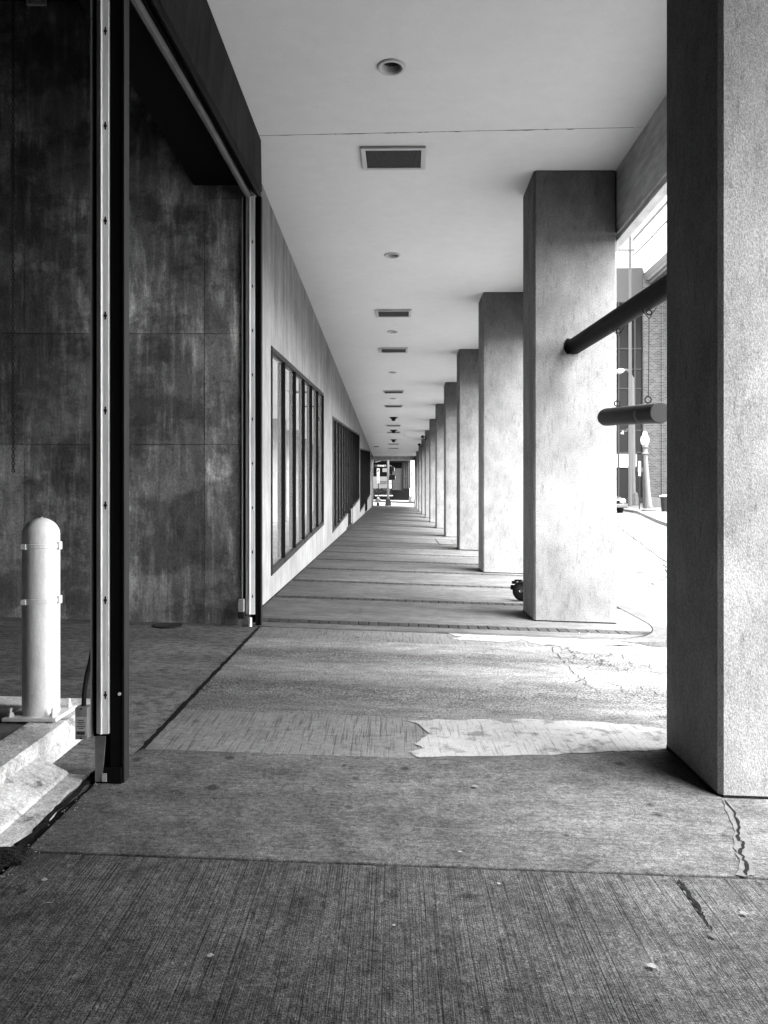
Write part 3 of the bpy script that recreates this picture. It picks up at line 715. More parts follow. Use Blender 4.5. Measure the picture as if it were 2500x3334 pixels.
# tar lump
t0 = G(30, 2800); b = MB()
bmesh.ops.create_icosphere(b.bm, subdivisions=4, radius=1)
for v in b.bm.verts:
    k = 1 + .18 * math.sin(v.co.x * 5 + 1) * math.cos(v.co.y * 6) + random.uniform(-.04, .04); v.co = Vector((v.co.x * .085 * k, v.co.y * .075 * k, v.co.z * .022 * k))
bmesh.ops.translate(b.bm, verts=b.bm.verts, vec=(t0[0] - .015, t0[1] + .01, fl(*t0) + .008))
o = b.build('tar_lump', M['tar'], smooth=False); tag(o, 'lumpy black tar patch at the foot of the white kerb', 'tar lump')

bx, by_ = (134 - 1281) / 2500 * 4.27, 4.27
bz = fl(bx, by_) + KT
bo = thing('bollard', 'white painted steel bollard with domed cap and two straps on the kerb', 'bollard', (bx, by_, bz))
BRd = .0975
prof = [(BRd * 1.02, 0), (BRd, .01), (BRd, .985)] + [(BRd * math.cos(a), .985 + BRd * .98 * math.sin(a)) for a in [R(x) for x in range(10, 86, 8)]] + [(.004, .985 + BRd * .985)]
MB().lathe((bx, by_, bz + .018), (0, 0, 1), prof, 40).build('post', M['white'], bo, smooth=True)
MB().lathe((bx + .005, by_, bz + .018 + 1.08), (0, 0, 1), [(.006, 0), (.003, .005)], 8).build('cap_nub', M['white'], bo)
for z in (.93, .63):
    s_ = MB().lathe((bx, by_, bz + z), (0, 0, 1), [(BRd - .002, 0), (BRd + .005, .002), (BRd + .005, .023), (BRd - .002, .025)], 40).build('strap', M['white'], bo, smooth=True)
    a = R(-62 - 55)
    cx_, cy_ = bx + (BRd + .012) * math.cos(a), by_ + (BRd + .012) * math.sin(a)
    MB().box(cx_ - .018, cx_ + .012, cy_ - .006, cy_ + .02, bz + z - .006, bz + z + .024).build('buckle', M['white'], bo, bevel=.004)
    MB().box(bx + BRd - .004, bx + BRd + .012, by_ - .02, by_ + .02, bz + z - .008, bz + z + .036).build('clip', M['white'], bo, bevel=.002)
MB().box(bx - .155, bx + .14, by_ - .13, by_ + .15, bz - .002, bz + .018).build('base_plate', M['white'], bo, bevel=.004)
for sx_, sy_ in ((-1, -1), (1, -1), (-1, 1), (1, 1)):
    q = MB().lathe((bx - .008 + sx_ * .115, by_ + .01 + sy_ * .105, bz + .018), (0, 0, 1), [(.022, 0), (.022, .004), (.016, .005), (.016, .02), (.009, .021), (.009, .045), (.006, .047)], 6)
    q.build('bolt', M['white'], bo)

# ================================================================= CEILING FITTINGS
b = MB()
for i in range(26):
    x = random.uniform(-1.3, 2.3); L_ = random.uniform(.03, .25); y = seam(x) + random.uniform(-.006, .006); h = random.uniform(.003, .009)
    b.bm.faces.new([b.bm.verts.new(v) for v in ((x, y - h * .3, CZ - .002), (x + L_ * .4, y - h - .045 * L_ * .4, CZ - .002), (x + L_, y - .045 * L_, CZ - .002), (x + L_ * .5, y + h - .045 * L_ * .5, CZ - .002))])
o = b.build('joint_grime', M['mortar']); o['kind'] = 'stuff'
def make_light():
    t = thing('recessed_light', '', 'ceiling light', (0, 0, 0), 'round recessed lights in the ceiling')
    o = MB().lathe((0, 0, 0), (0, 0, -1), [(.127, -.004), (.127, .006), (.118, .016), (.1, .018), (.09, .010), (.086, -.004), (.083, -.05), (.083, -.051), (.1, -.05), (.1, -.004)], 40, False, False).build('trim_ring', M['trim'], smooth=True); o.parent = t
    o = MB().lathe((0, 0, 0), (0, 0, 1), [(.085, .03), (.08, .1), (.06, .13), (.001, .135)], 32, False, True).build('reflector', M['lamp_in'], smooth=True); o.parent = t
    return t
ll = ['nearest round recessed light in the ceiling, largest in view', 'second round recessed light, between the first and second ceiling vents', 'third round recessed light, just before the third ceiling vent',
      'fourth round recessed light along the ceiling', 'fifth and farthest round recessed light along the ceiling']
l0 = make_light(); l0.location = (XC, LIGHTS[0], CZ); l0['label'] = ll[0]
for k in range(1, 5): dup(l0, (XC, LIGHTS[k], CZ), ll[k])
def make_vent():
    t = thing('air_vent', '', 'air vent', (0, 0, 0), 'framed air vents in the ceiling')
    W_, H_ = .355, .27; f = MB()
    for x0, x1, y0, y1 in ((-W_, W_, -H_, -H_ + .05), (-W_, W_, H_ - .05, H_), (-W_, -W_ + .05, -H_ + .051, H_ - .051), (W_ - .05, W_, -H_ + .051, H_ - .051)):
        f.box(x0, x1, y0, y1, -.03, -.002)
    o = f.build('vent_frame', M['trim'], bevel=.004); o.parent = t
    g_ = MB().box(-W_ + .05, W_ - .05, -H_ + .05, H_ - .05, -.012, -.004)
    o = g_.build('grille', M['grille']); o.parent = t
    q = MB()
    for i in range(17): 
        yy = -H_ + .065 + i * .0255; q.prism([(-W_ + .052, yy, -.013), (-W_ + .052, yy + .008, -.013), (-W_ + .052, yy + .014, -.021), (-W_ + .052, yy + .012, -.021)], (2 * W_ - .104, 0, 0))
    o = q.build('louvre', M['grille']); o.parent = t
    return t
vents = [8.56, 15.45, 19.1, 26.07, 29.8, 37, 40.4, 48, 51.5]
vl = ['nearest framed ceiling vent, beside the ceiling joint', 'second framed ceiling vent, beyond the second round light', 'third framed ceiling vent, just past the third round light',
      'fourth framed ceiling vent from the viewer', 'fifth framed ceiling vent, just past the fifth round light', 'sixth framed ceiling vent, just before the second dark ceiling fixture',
      'seventh framed ceiling vent, just past the second dark ceiling fixture', 'eighth framed ceiling vent, last but one', 'farthest framed ceiling vent near the end beam']
v0 = make_vent(); v0.location = (.0, vents[0], CZ); v0['label'] = vl[0]; v0.rotation_euler = (0, 0, R(-1))
for k in range(1, 9): dup(v0, (0., vents[k], CZ), vl[k])
def make_fix():
    t = thing('surface_light', '', 'ceiling light', (0, 0, 0), 'dark surface mounted ceiling fixtures')
    o = MB().lathe((0, 0, 0), (0, 0, -1), [(.2, .002), (.2, .05), (.14, .1), (.1, .11)], 20).build('base', M['black2'], smooth=True); o.parent = t
    o = MB().lathe((0, 0, 0), (0, 0, -1), [(.12, .1), (.12, .16), (.08, .21), (.01, .22)], 20).build('bowl', M['capgrey'], smooth=True); o.parent = t
    o = MB().box(-.26, .26, -.03, .03, -.03, -.003).build('mounting_strap', M['black2']); o.parent = t
    return t
f0 = make_fix(); f0.scale = (.75, .75, .75); f0.location = (.0, 33.6, CZ); f0['label'] = 'nearest of the three dark surface fixtures on the far ceiling'
dup(f0, (0., 39.2, CZ), 'middle one of the three dark surface fixtures on the far ceiling')
dup(f0, (0., 44.8, CZ), 'farthest of the three dark surface fixtures on the far ceiling')
q = thing('air_vent', 'small dark slot vent at the left of the far ceiling', 'air vent', (-1.12, 50, CZ))
MB().box(-1.28, -.96, 49.8, 50.2, CZ - .03, CZ - .002).build('grille', M['black2'], q)
def make_flood():
    t = thing('floodlight', '', 'floodlight', (0, 0, 0), 'dark floodlights at the tops of far columns')
    o = MB().cyl((.05, 0, 0), (-.18, -.05, .06), .03, 8).build('arm', M['black']); o.parent = t
    o = MB().lathe((-.2, -.05, .08), (-.5, -.3, -.8), [(.05, -.08), (.12, .05), (.14, .16)], 12).build('head', M['black']); o.parent = t
    o = MB().torus((.0, -.06, -.12), (0, 1, 0), .12, .03, 12, 6).build('cable_loop', M['black']); o.parent = t
    return t
y8 = D0 + 7 * DD; y9 = y8 + DD
fo_ = make_flood(); fo_.scale = (.55, .55, .55); fo_.location = (CX0 - .02, y8, CZ - .35); fo_['label'] = 'nearer dark floodlight on the top of the eighth column'
dup(fo_, (CX0 - .02, y9, CZ - .35), 'farther dark floodlight on the top of the ninth column')

# ================================================================= STEEL BEAM AND CLEARANCE BAR
BA = Vector((2.09, 8.9, EYE + 1.84)); BB = Vector((2.48, 4.585, EYE + 1.84))
d = (BB - BA); dn = d.normalized(); sd = Vector((dn.y, -dn.x, 0)).normalized()
if sd.x < 0: sd = -sd
def bpoly(o, hw, z0, z1): return [o - sd * hw + Vector((0, 0, z0)), o + sd * hw + Vector((0, 0, z0)), o + sd * hw + Vector((0, 0, z1)), o - sd * hw + Vector((0, 0, z1))]
sb = thing('steel_beam', 'black round steel pipe beam spanning between the two nearest columns', 'steel beam', BA)
MB().cyl(BA + Vector((0, 0, .01)), BB + Vector((0, 0, .01)), .095, 40).build('pipe', M['pipeblack'], sb, smooth=True)
MB().lathe(BA + Vector((0, 0, .01)) + dn * -.012, dn, [(.122, 0), (.122, .015), (.096, .018)], 32, True, False).build('end_flange', M['pipeblack'], sb)
MB().lathe(BB + Vector((0, 0, .01)) - dn * .012, dn, [(.096, 0), (.122, .004), (.122, .024)], 32, False, True).build('end_flange', M['pipeblack'], sb)
cb = thing('clearance_bar', 'dark round clearance bar hanging on two wires below the black steel beam', 'clearance bar', (2.2, 7.4, EYE + .87))
def on(Y, z): 
    t = (Y - BA.y) / (BB.y - BA.y); return Vector((BA.x + (BB.x - BA.x) * t, Y, z))
e0 = on(7.9, EYE + .915); e1 = on(6.62, EYE + .805)
ax = (e1 - e0).normalized(); LN = (e1 - e0).length
MB().lathe(e0, ax, [(.03, -.055), (.06, -.045), (.08, -.02), (.088, .012), (.09, .04), (.09, LN)], 36, True, False).build('pipe', M['pipegrey'], cb, smooth=True)
MB().lathe(e0, ax, [(.0905, LN - .001), (.0905, LN + .006), (.086, LN + .009)], 36).build('end_cap', M['capgrey'], cb, smooth=False)
MB().lathe(e0 + ax * (LN - .42), ax, [(.0908, 0), (.0912, .002), (.0912, .048), (.0908, .05)], 36, False, False).build('tape_band', M['pipegrey'], cb)
b = MB(); p0 = e0 + ax * (LN - .36)
left = Vector((0, 0, 1)).cross(ax).normalized()
if left.x > 0: left = -left
pr = None
for i in range(7):
    a = R(20 - i * 14); o = left * math.cos(a) + Vector((0, 0, 1)) * math.sin(a); o = o * .0925
    pa, pb = b.bm.verts.new(p0 + o), b.bm.verts.new(p0 + o + ax * .06)
    if pr: b.bm.faces.new((pr[0], pr[1], pb, pa))
    pr = (pa, pb)
b.build('tape_mark', M['tape'], cb)
for Y, Yt in ((7.58, 7.56), (6.86, 6.84)):
    t_ = (e0.y - Y) / (e0.y - e1.y); c_ = e0 + (e1 - e0) * t_
    top = on(Yt, EYE + 1.76)
    ring = c_ + Vector((0, 0, .125))
    eye_ = MB().torus(ring, (0, 1, 0), .028, .0065, 16, 6); eye_.cyl(c_ + Vector((0, 0, .085)), c_ + Vector((0, 0, .1)), .008, 8)
    eo = eye_.build('eye_bolt', M['black'], cb, smooth=True)
    MB().tube([ring + Vector((0, 0, .026)), ring + Vector((.004, 0, .12)), top + Vector((0, 0, -.09))], .0035, 6).build('hanging_wire', M['black'], cb)
    hk = MB().torus(top + Vector((.0, 0, -.035)), (0, 1, 0), .022, .006, 14, 6)
    hk.tube([top + Vector((0, 0, -.09)), top + Vector((-.045, .05, .0))], .004, 6).tube([top + Vector((0, 0, -.09)), top + Vector((.05, -.05, .0))], .004, 6)
    hk.build('hook', M['black'], cb)

# ================================================================= WHEEL BEHIND THE SECOND COLUMN
wx_, wy_ = 1.765, 10.5; wr = .137; wz = fl(wx_, wy_) + wr
wa = Vector((-.42, -.9, .05)).normalized(); wc = Vector((wx_, wy_, wz))
wh = thing('scooter_wheel', 'small black scooter wheel and brake showing behind the second column', 'wheel', (wx_, wy_, fl(wx_, wy_)))
MB().lathe(wc, wa, [(.095, -.05), (.125, -.05), (wr - .001, -.028), (wr, 0), (wr - .001, .028), (.125, .045), (.1, .047), (.098, .03)], 32, True, True).build('tyre', M['rubber'], wh, smooth=True)
MB().lathe(wc, wa, [(.097, .0), (.097, .036), (.09, .042), (.055, .044), (.05, .055), (.03, .06)], 28).build('hub_plate', M['castiron'], wh, smooth=True)
MB().cyl(wc + wa * .058, wc + wa * .11, .026, 6).build('axle_nut', M['black2'], wh)
MB().lathe(wc, wa, [(.017, .108), (.017, .125), (.008, .13)], 10).build('axle_end', M['chrome'], wh, smooth=True)
u_ = Vector((0, 0, 1)).cross(wa).normalized()
if u_.x > 0: u_ = -u_
up = wa.cross(u_); up = up if up.z > 0 else -up
q = MB()
def blk(a, c, s0, s1, t0, t1):
    o = wc + u_ * a + up * c
    q.prism([o - u_ * s0 - up * s1 + wa * t0, o + u_ * s0 - up * s1 + wa * t0, o + u_ * s0 + up * s1 + wa * t0, o - u_ * s0 + up * s1 + wa * t0], wa * (t1 - t0))
blk(.135, .045, .024, .032, -.03, .05); blk(.118, .112, .026, .02, -.04, .045); blk(.06, .14, .05, .012, -.045, .04)
q.build('brake_bracket', M['black'], wh, bevel=.006)
MB().tube([wc + wa * -.01, wc + Vector((.12, .05, .05)), wc + Vector((.32, .12, .42)), wc + Vector((.38, .14, .95))], .02, 8).build('steering_stem', M['black'], wh, smooth=True)

# ================================================================= LITTER
def scrap(px, py, s, m, label, name='paper_scrap', cat='paper scrap', group=None, asp=.6):
    s *= .8; x, y = G(px, py); b = MB(); n = 7; z = fl(x, y) + .008
    c_ = b.bm.verts.new((x, y, z + s * .22)); ring = []
    a0 = random.uniform(0, 3)
    for i in range(n):
        a = a0 + 2 * math.pi * i / n; r_ = s * random.uniform(.65, 1.1)
        ring.append(b.bm.verts.new((x + r_ * math.cos(a), y + r_ * asp * 1.6 * math.sin(a), z + random.uniform(0, s * .35))))
    for i in range(n): b.bm.faces.new((c_, ring[i], ring[(i + 1) % n]))
    o = b.build(name, m); tag(o, label, cat, group); return o
LG = 'pale paper scraps on the pavement'
scrap(1545, 2566, .02, M['scrap'], 'torn white scrap in the middle of the swept pavement slab', group=LG)
scrap(143, 2872, .018, M['scrap'], 'folded white scrap on broomed concrete below the tar lump', group=LG)
scrap(160, 2948, .019, M['scrap'], 'thin white scrap, lower of the two at the left edge', group=LG, asp=.3)
scrap(1497, 2780, .014, M['scrap'], 'slim pale scrap just above the near pavement joint', group=LG, asp=.3)
scrap(1624, 2884, .012, M['scrap'], 'small pale scrap just below the near pavement joint', group=LG)
scrap(2420, 2982, .021, M['scrap'], 'curled pale scrap near the right edge of the broomed concrete', group=LG, asp=.5)
scrap(1282, 3020, .010, M['scrap'], 'tiny pale scrap at the middle of the broomed concrete', group=LG)
scrap(684, 3120, .016, M['scrap'], 'crumbled white scrap at lower left of the broomed concrete', group=LG)
scrap(2120, 3155, .020, M['scrap'], 'crushed white scrap at lower right of the broomed concrete', group=LG)
scrap(2320, 3055, .022, M['mortarfix'], 'whitish chalky splash at the end of the dark crack', name='chalk_splash', cat='splash')
scrap(1163, 2080, .03, M['darkscrap'], 'dark flat disc lying on the far apron of the driveway', name='bottle_cap', cat='cap', asp=.7)
DG = 'dark leaf scraps on the pavement'
for px, py, s, t_ in ((1122, 2497, .018, 'dark leaf just below the apron joint, left of centre'), (1416, 2495, .016, 'dark leaf just below the apron joint, right of centre'), (700, 2607, .02, 'narrow dark leaf pointing up at left of the swept slab'),
                     (562, 2607, .016, 'dark flat leaf left of the narrow leaf'), (1081, 2625, .014, 'dark leaf near the middle of the swept slab'), (1923, 2819, .012, 'dark leaf on the near pavement joint'), (80, 2909, .022, 'dark flat leaf between two white scraps at the left edge'), (1590, 3294, .016, 'dark leaf at the bottom of the broomed concrete')):
    scrap(px, py, s, M['darkscrap'], t_, name='leaf_scrap', cat='leaf', group=DG, asp=.5)
b = MB()                                            # fine grit
for i in range(450):
    y = random.uniform(1.9, 4.3); x = random.uniform(-1.4, 2.6); s = random.uniform(.001, .0028); z = fl(x, y)
    b.prism([(x + s * math.cos(a), y + s * math.sin(a), z) for a in (0, 2.1, 4.2)], (0, 0, s * .8))
for i in range(260):
    y = random.uniform(1.6, 3.9); x = -1.47 + abs(random.gauss(0, .05)); s = random.uniform(.0012, .004); z = fl(x, y)
    b.prism([(x + s * math.cos(a), y + s * math.sin(a), z) for a in (0, 2.1, 4.2)], (0, 0, s * .8))
o = b.build('grit', M['scrap']); o['kind'] = 'stuff'

# ================================================================= ACROSS THE STREET
fp = [(8, -40), (8.4, 15), (9, 22), (11, 32), (13.3, 42), (14.6, 56), (14.8, 62), (45, 62), (45, -40)]
b = MB()
inner = fp[:7]; 
top = [[b.bm.verts.new((x, y, rz(x, y) - .02)), b.bm.verts.new((x + .02, y, fz(x, y))), b.bm.verts.new((x + .25, y, fz(x, y))), b.bm.verts.new((24, y, fz(24, y))), b.bm.verts.new((60, y, fz(24, y)))] for x, y in inner]
for i in range(len(top) - 1):
    for j in range(4): b.bm.faces.new((top[i][j], top[i][j + 1], top[i + 1][j + 1], top[i + 1][j]))
struct(b.build('far_pavement', M['pave']))

bb = thing('brick_building', 'pale brick building with a tall dark glazed bay across the street', 'building', (18, 56, 1.6))
YB = 56.; XL = 14.9; XG = (2095 - 1281) / 2500 * YB; zb = 1.3; zt = EYE + 778 * YB / 2500
zp = lambda py: EYE + (1648 - py) / 2500 * YB
xp = lambda px: (px - 1281) / 2500 * YB
MB().box(XG, 40, YB, 75, zb, zt - .6).build('wall', M['brickwall'], bb)
MB().box(xp(2153), xp(2153) + .12, YB - .12, YB - .003, zb, zt - .6).build('pier', M['brickwall'], bb)
MB().box(XL, XG - .003, YB + .4, 75, zb, zp(983)).build('core', M['dark'], bb)
MB().box(XL, XG - .003, YB + .1, 75, zp(983) + .003, zt).build('parapet', M['pale'], bb, bevel=.03)
vx = [XL, xp(2015), xp(2051.5), xp(2068), XG]
hz = [983, 1134, 1201, 1264, 1330, 1400, 1473]
for i in range(4):
    for j in range(len(hz) - 1):
        if j == 5 and i in (0, 1): pass
        o = MB().box(vx[i] + .06, vx[i + 1] - .06, YB + .25, YB + .29, zp(hz[j + 1]) + .05, zp(hz[j]) - .05).build('window', M['darkglass'], bb)
    MB().box(vx[i] + .06, vx[i + 1] - .06, YB + .12, YB + .3, zp(1521), zp(1478)).build('spandrel', M['whitebld'] if i < 2 else M['grey'], bb)
    MB().box(vx[i] + .06, vx[i + 1] - .06, YB + .25, YB + .29, zp(1618), zp(1525)).build('window', M['darkglass'], bb)
for x in vx[1:4]: MB().box(x - .06, x + .06, YB + .1, YB + .33, zp(1618), zp(983)).build('mullion', M['mull'], bb)
for py in hz:
    for i in range(4): MB().box(vx[i] + .062, vx[i + 1] - .062, YB + .14, YB + .33, zp(py) - .05, zp(py) + .05).build('transom', M['mull'], bb)
MB().box(XL, XG - .003, YB + .05, YB + .4, zb, zp(1619)).build('plinth', M['grey'], bb)
# white upper storeys that jut out above
wb = thing('white_building', 'white clad upper storeys jutting out high across the street', 'building', (24, 52, EYE + 17))
XW = 18.35; zw = EYE + 700 * 59 / 2500
MB().box(XW, 42, 40, 59, zw, zw + 9).build('wall', M['whitebld'], wb)
MB().box(XW - .03, XW - .002, 40, 58.9, zw - .02, zw + .5).build('bottom_band', M['soffit'], wb)
MB().box(XW + .3, 42, 40.2, 58.8, zw - .35, zw - .003).build('soffit', M['soffit'], wb)
for a, h in ((2.55, .1), (3.75, .22)): MB().box(XW - .05, XW - .002, 40, 58.9, zw + a, zw + a + h).build('ledge', M['soffit'], wb)
for i in range(9): MB().box(XW - .02, XW - .003, 42 + i * 1.8, 42.1 + i * 1.8, zw + 2.7, zw + 3.7).build('fin', M['mull'], wb)
MB().box(30, 42, 42, 74, zt - .5, zw - .36).build('core', M['pale'], wb)

def far_base(px, y): x = (px - 1281) / 2500 * y; return x, fz(x, y)
# tall mast with crossarm
x, z = far_base(2051, 50.); ms = thing('mast', 'thin tall mast with a crossarm against the white sky', 'mast', (x, 50, z))
MB().cyl((x, 50, z), (x, 50, EYE + 908 * 50 / 2500), .13, 10, .09).build('pole', M['soffit'], ms, smooth=True)
za = EYE + 833 * 50 / 2500; MB().box(x - 1.2, x + .25, 49.9, 50.0, za - .06, za + .06).build('crossarm', M['soffit'], ms)
# arm street light
Y = 51.7; x, z = far_base(2063, Y)
sl_ = thing('street_light', 'pale street light with curved arm and tapered base across the street', 'street light', (x, Y, z))
zh = EYE + (1648 - 1229) / 2500 * Y
MB().cyl((x, Y, z + .85), (x - .06, Y, zh), .12, 12, .1).build('pole', M['steelw'], sl_, smooth=True)
MB().lathe((x, Y, z - .05), (0, 0, 1), [(.45, 0), (.4, .06), (.28, .85), (.16, .95)], 4, ph=R(45)).build('base', M['planter'], sl_)
MB().tube([(x - .06, Y, zh - .05), (x - .22, Y, zh + .2), (x - .35, Y, zh + .42), (x - .5, Y, zh + .52), (x - .65, Y, zh + .5)], .07, 8).build('arm', M['steelw'], sl_, smooth=True)
MB().lathe((x - .62, Y, zh + .5), (-1, 0, -.25), [(.07, 0), (.16, .15), (.2, .4), (.1, .62)], 12).build('lamp_head', M['globe'], sl_, smooth=True)
MB().box(x + .1, x + .28, Y - .1, Y + .1, EYE + 98 * Y / 2500, EYE + 122 * Y / 2500).build('control_box', M['black2'], sl_)
MB().box(x + .09, x + .2, Y - .06, Y + .06, EYE + 128 * Y / 2500, EYE + 170 * Y / 2500).build('side_conduit', M['galvd'], sl_)
MB().tube([(x - .1, Y - .1, EYE + 250 * Y / 2500), (x - .5, Y - .1, EYE + 250 * Y / 2500), (x - .5, Y - .1, EYE + 243 * Y / 2500), (x - .72, Y - .1, EYE + 243 * Y / 2500)], .03, 6).build('side_arm', M['steelw'], sl_)
MB().lathe((x - .75, Y - .1, EYE + 245 * Y / 2500), (-.3, 0, -1), [(.04, 0), (.06, .1), (.13, .22), (.02, .26)], 10).build('small_lamp', M['globe'], sl_, smooth=True)
# globe lamp
Y = 41.8; x, z = far_base(2113, Y)
gl = thing('globe_lamp', 'old style street lamp with white acorn globe on a fluted post', 'street lamp', (x, Y, z))
lean = -.2
def lp(h): return Vector((x + lean * h / 3.1, Y, z + h))
MB().lathe((x, Y, z - .03), (0, 0, 1), [(.42, 0), (.42, .08), (.26, .16), (.24, .26)], 8).build('base', M['planter'], gl)
MB().cyl(lp(.22), lp(.75), .19, 14, .15).build('plinth', M['steelw'], gl, smooth=True)
MB().cyl(lp(.75), lp(3.08), .14, 14, .1).build('post', M['steelw'], gl, smooth=True)
MB().lathe(lp(3.05), (0, 0, 1), [(.12, 0), (.2, .06), (.12, .12), (.09, .3), (.17, .42), (.12, .5)], 14).build('collar', M['steelw'], gl, smooth=True)
MB().lathe(lp(3.55), (0, 0, 1), [(.13, 0), (.2, .1), (.235, .3), (.2, .48), (.12, .58), (.13, .62), (.1, .72), (.02, .78)], 18).build('globe', M['globe'], gl, smooth=True)
# parking sign, edge on
Y = 44.; x, z = far_base(2081, Y)
ps = thing('parking_sign', 'narrow white parking sign seen nearly edge on, on a thin dark post', 'sign', (x, Y, z))
MB().cyl((x, Y, z), (x, Y, EYE + 145 * Y / 2500), .03, 8).build('post', M['black2'], ps)
MB().box(x - .09, x + .01, Y - .14, Y - .1, EYE + 98 * Y / 2500, EYE + 146 * Y / 2500).build('plate', M['globe'], ps, bevel=.02)
MB().box(x + .02, x + .07, Y - .06, Y - .02, EYE + 98 * Y / 2500, EYE + 146 * Y / 2500).build('plate', M['globe'], ps)
# second post behind the globe lamp
Y = 46.; x, z = far_base(2098, Y)
pp = thing('timber_post', 'grey flat post standing just behind the globe lamp', 'post', (x, Y, z))
MB().box(x - .08, x + .08, Y, Y + .1, z, EYE + 170 * Y / 2500).build('post', M['capgrey'], pp)
MB().box(x - .45, x - .08, Y, Y + .05, EYE + 112 * Y / 2500, EYE + 126 * Y / 2500).build('sign_arm', M['mull'], pp)
# planters
Y = 47.; x0, z0 = far_base(2116, Y); x1, _ = far_base(2157, Y)
pl = thing('planter', 'low pale concrete planter against the brick wall', 'planter', ((x0 + x1) / 2, Y, z0))
MB().prism([(x0, Y, z0), (x0 + .05, Y, z0 + .62), (x1 - .15, Y, z0 + .55), (x1, Y, z0)], (0, .9, 0)).build('trough', M['planter'], pl, bevel=.03)
MB().box(x0 + .1, x1 - .2, Y + .1, Y + .8, z0 + .5, z0 + .57).build('soil', M['dirt'], pl)
Y = 40.5; x, z = far_base(2166, Y)
pt = thing('litter_bin', 'dark tapered litter bin with pale rim beside the near column', 'litter bin', (x, Y, z))
MB().lathe((x, Y, z), (0, 0, 1), [(.2, 0), (.26, .75)], 14).build('body', M['capgrey'], pt, smooth=True)
MB().lathe((x, Y, z + .752), (0, 0, 1), [(.31, 0), (.32, .06), (.28, .1), (.1, .12)], 14).build('rim', M['globe'], pt, smooth=True)

# parked car, seen past the second column
cxr = (2041 - 1281) / 2500 * 43.; cw = 1.8; Yc = 43.
cxm = cxr - cw / 2; zc = rz(cxm, Yc)
car = thing('parked_car', 'dark parked car nose on behind the second column, only one headlight showing', 'car', (cxm, Yc, zc))
def cbox(name, prof, hw0, hw1, m, bevel=.03):
    """prof (y, z) loop; half width shrinks with height"""
    b = MB(); zs = [p[1] for p in prof]; z0_, z1_ = min(zs), max(zs)
    def hw(z_): return hw0 + (hw1 - hw0) * (z_ - z0_) / (z1_ - z0_)
    a = [b.bm.verts.new((cxm - hw(z_), Yc + y_, zc + z_)) for y_, z_ in prof]; c_ = [b.bm.verts.new((cxm + hw(z_), Yc + y_, zc + z_)) for y_, z_ in prof]
    n_ = len(prof); b.bm.faces.new(a); b.bm.faces.new(c_[::-1])
    for i in range(n_): b.bm.faces.new((a[i], a[(i + 1) % n_], c_[(i + 1) % n_], c_[i]))
    return b.build(name, m, car, bevel=bevel)
cbox('body', [(0, .32), (-.02, .62), (.1, .82), (1.2, .95), (4.2, .98), (4.3, .6), (4.25, .32)], .9, .82, M['carpaint'], .05)
cbox('cabin', [(1.15, .955), (1.9, 1.42), (3.4, 1.45), (4.1, .985)], .8, .62, M['darkglass'], .03)
cbox('roof', [(1.88, 1.43), (2.1, 1.5), (3.2, 1.52), (3.42, 1.46)], .64, .58, M['carpaint'], .03)
MB().box(cxm - .92, cxm + .92, Yc - .12, Yc + .1, zc + .3, zc + .52).build('bumper', M['carpaint'], car, bevel=.05)
MB().box(cxm - .5, cxm + .5, Yc - .045, Yc + .03, zc + .56, zc + .72).build('grille', M['black'], car, bevel=.02)
for s in (-1, 1):
    MB().lathe((cxm + s * .68, Yc + .06, zc + .68), (0, -1, 0), [(.14, -.02), (.14, .09), (.1, .12)], 16).build('headlight', M['chrome'], car, smooth=True)
    for yy in (.75, 3.45):
        wv = MB().lathe((cxm + s * .72, Yc + yy, zc + .33), (s, 0, 0), [(.3, -.11), (.33, -.08), (.33, .1), (.3, .13), (.2, .13)], 24)
        wo = wv.build('wheel', M['rubber'], car, smooth=True)
        MB().lathe((cxm + s * .72, Yc + yy, zc + .33), (s, 0, 0), [(.2, .131), (.19, .14), (.06, .15), (.02, .16)], 16).build('rim', M['chrome'], wo, smooth=True)
for o_ in [o for o in bpy.data.objects if o.name.startswith('rim') and o.parent and o.parent.name.startswith('wheel')]: o_.matrix_parent_inverse = Matrix()
MB().box(cxm - .2, cxm + .2, Yc - .135, Yc - .121, zc + .36, zc + .47).build('number_plate', M['globe'], car)

# ================================================================= END OF THE ARCADE
YE = 88.
def E(px, py, y=YE): return P(px, py, y)
struct(MB().prism([(-60, 80.9, rz(-60, 80.9) - .05), (3.2, 80.9, rz(3.2, 80.9) - .05), (3.2, 80.9, fl(3.2, 80.9) + .04), (-60, 80.9, fl(-60, 80.9) + .04)], (0, .095, 0)).build('far_kerb', M['grey']))
struct(slab('far_corner_pavement', [(-60, 81), (3.2, 81), (3.2, 140), (-60, 140)], M['pave'], off=.0, thick=.3, bevel=0))
db = thing('dark_building', 'dark building with an open ground floor beyond the far street', 'building', (0, YE, fl(0, YE)))
ex = lambda px: (px - 1281) / 2500 * YE
ez = lambda py: EYE + (1648 - py) / 2500 * YE
MB().box(-14, ex(1336), YE + 4, YE + 12, 1.6, ez(1200)).build('wall', M['dark'], db)
MB().box(-14, ex(1336), YE, YE + 4, ez(1499), ez(1200)).build('upper_wall', M['grey'], db)
MB().box(ex(1277), ex(1309), YE + .5, YE + .8, ez(1595), ez(1524)).build('screen_panel', M['grey'], db)
MB().box(ex(1308.5), ex(1313), YE + .3, YE + .9, ez(1600), ez(1499)).build('post', M['black'], db)
for a, c_, m_ in ((1313.5, 1320, 'grey'), (1323, 1326, 'grey'), (1329, 1332, 'mull'), (1334, 1336, 'grey')):
    MB().box(ex(a), ex(c_), YE + .6, YE + .9, ez(1590), ez(1499)).build('pillar', M[m_], db)
MB().box(ex(1313.5), ex(1322), YE + .55, YE + .595, ez(1552), ez(1550)).build('rail', M['mull'], db)
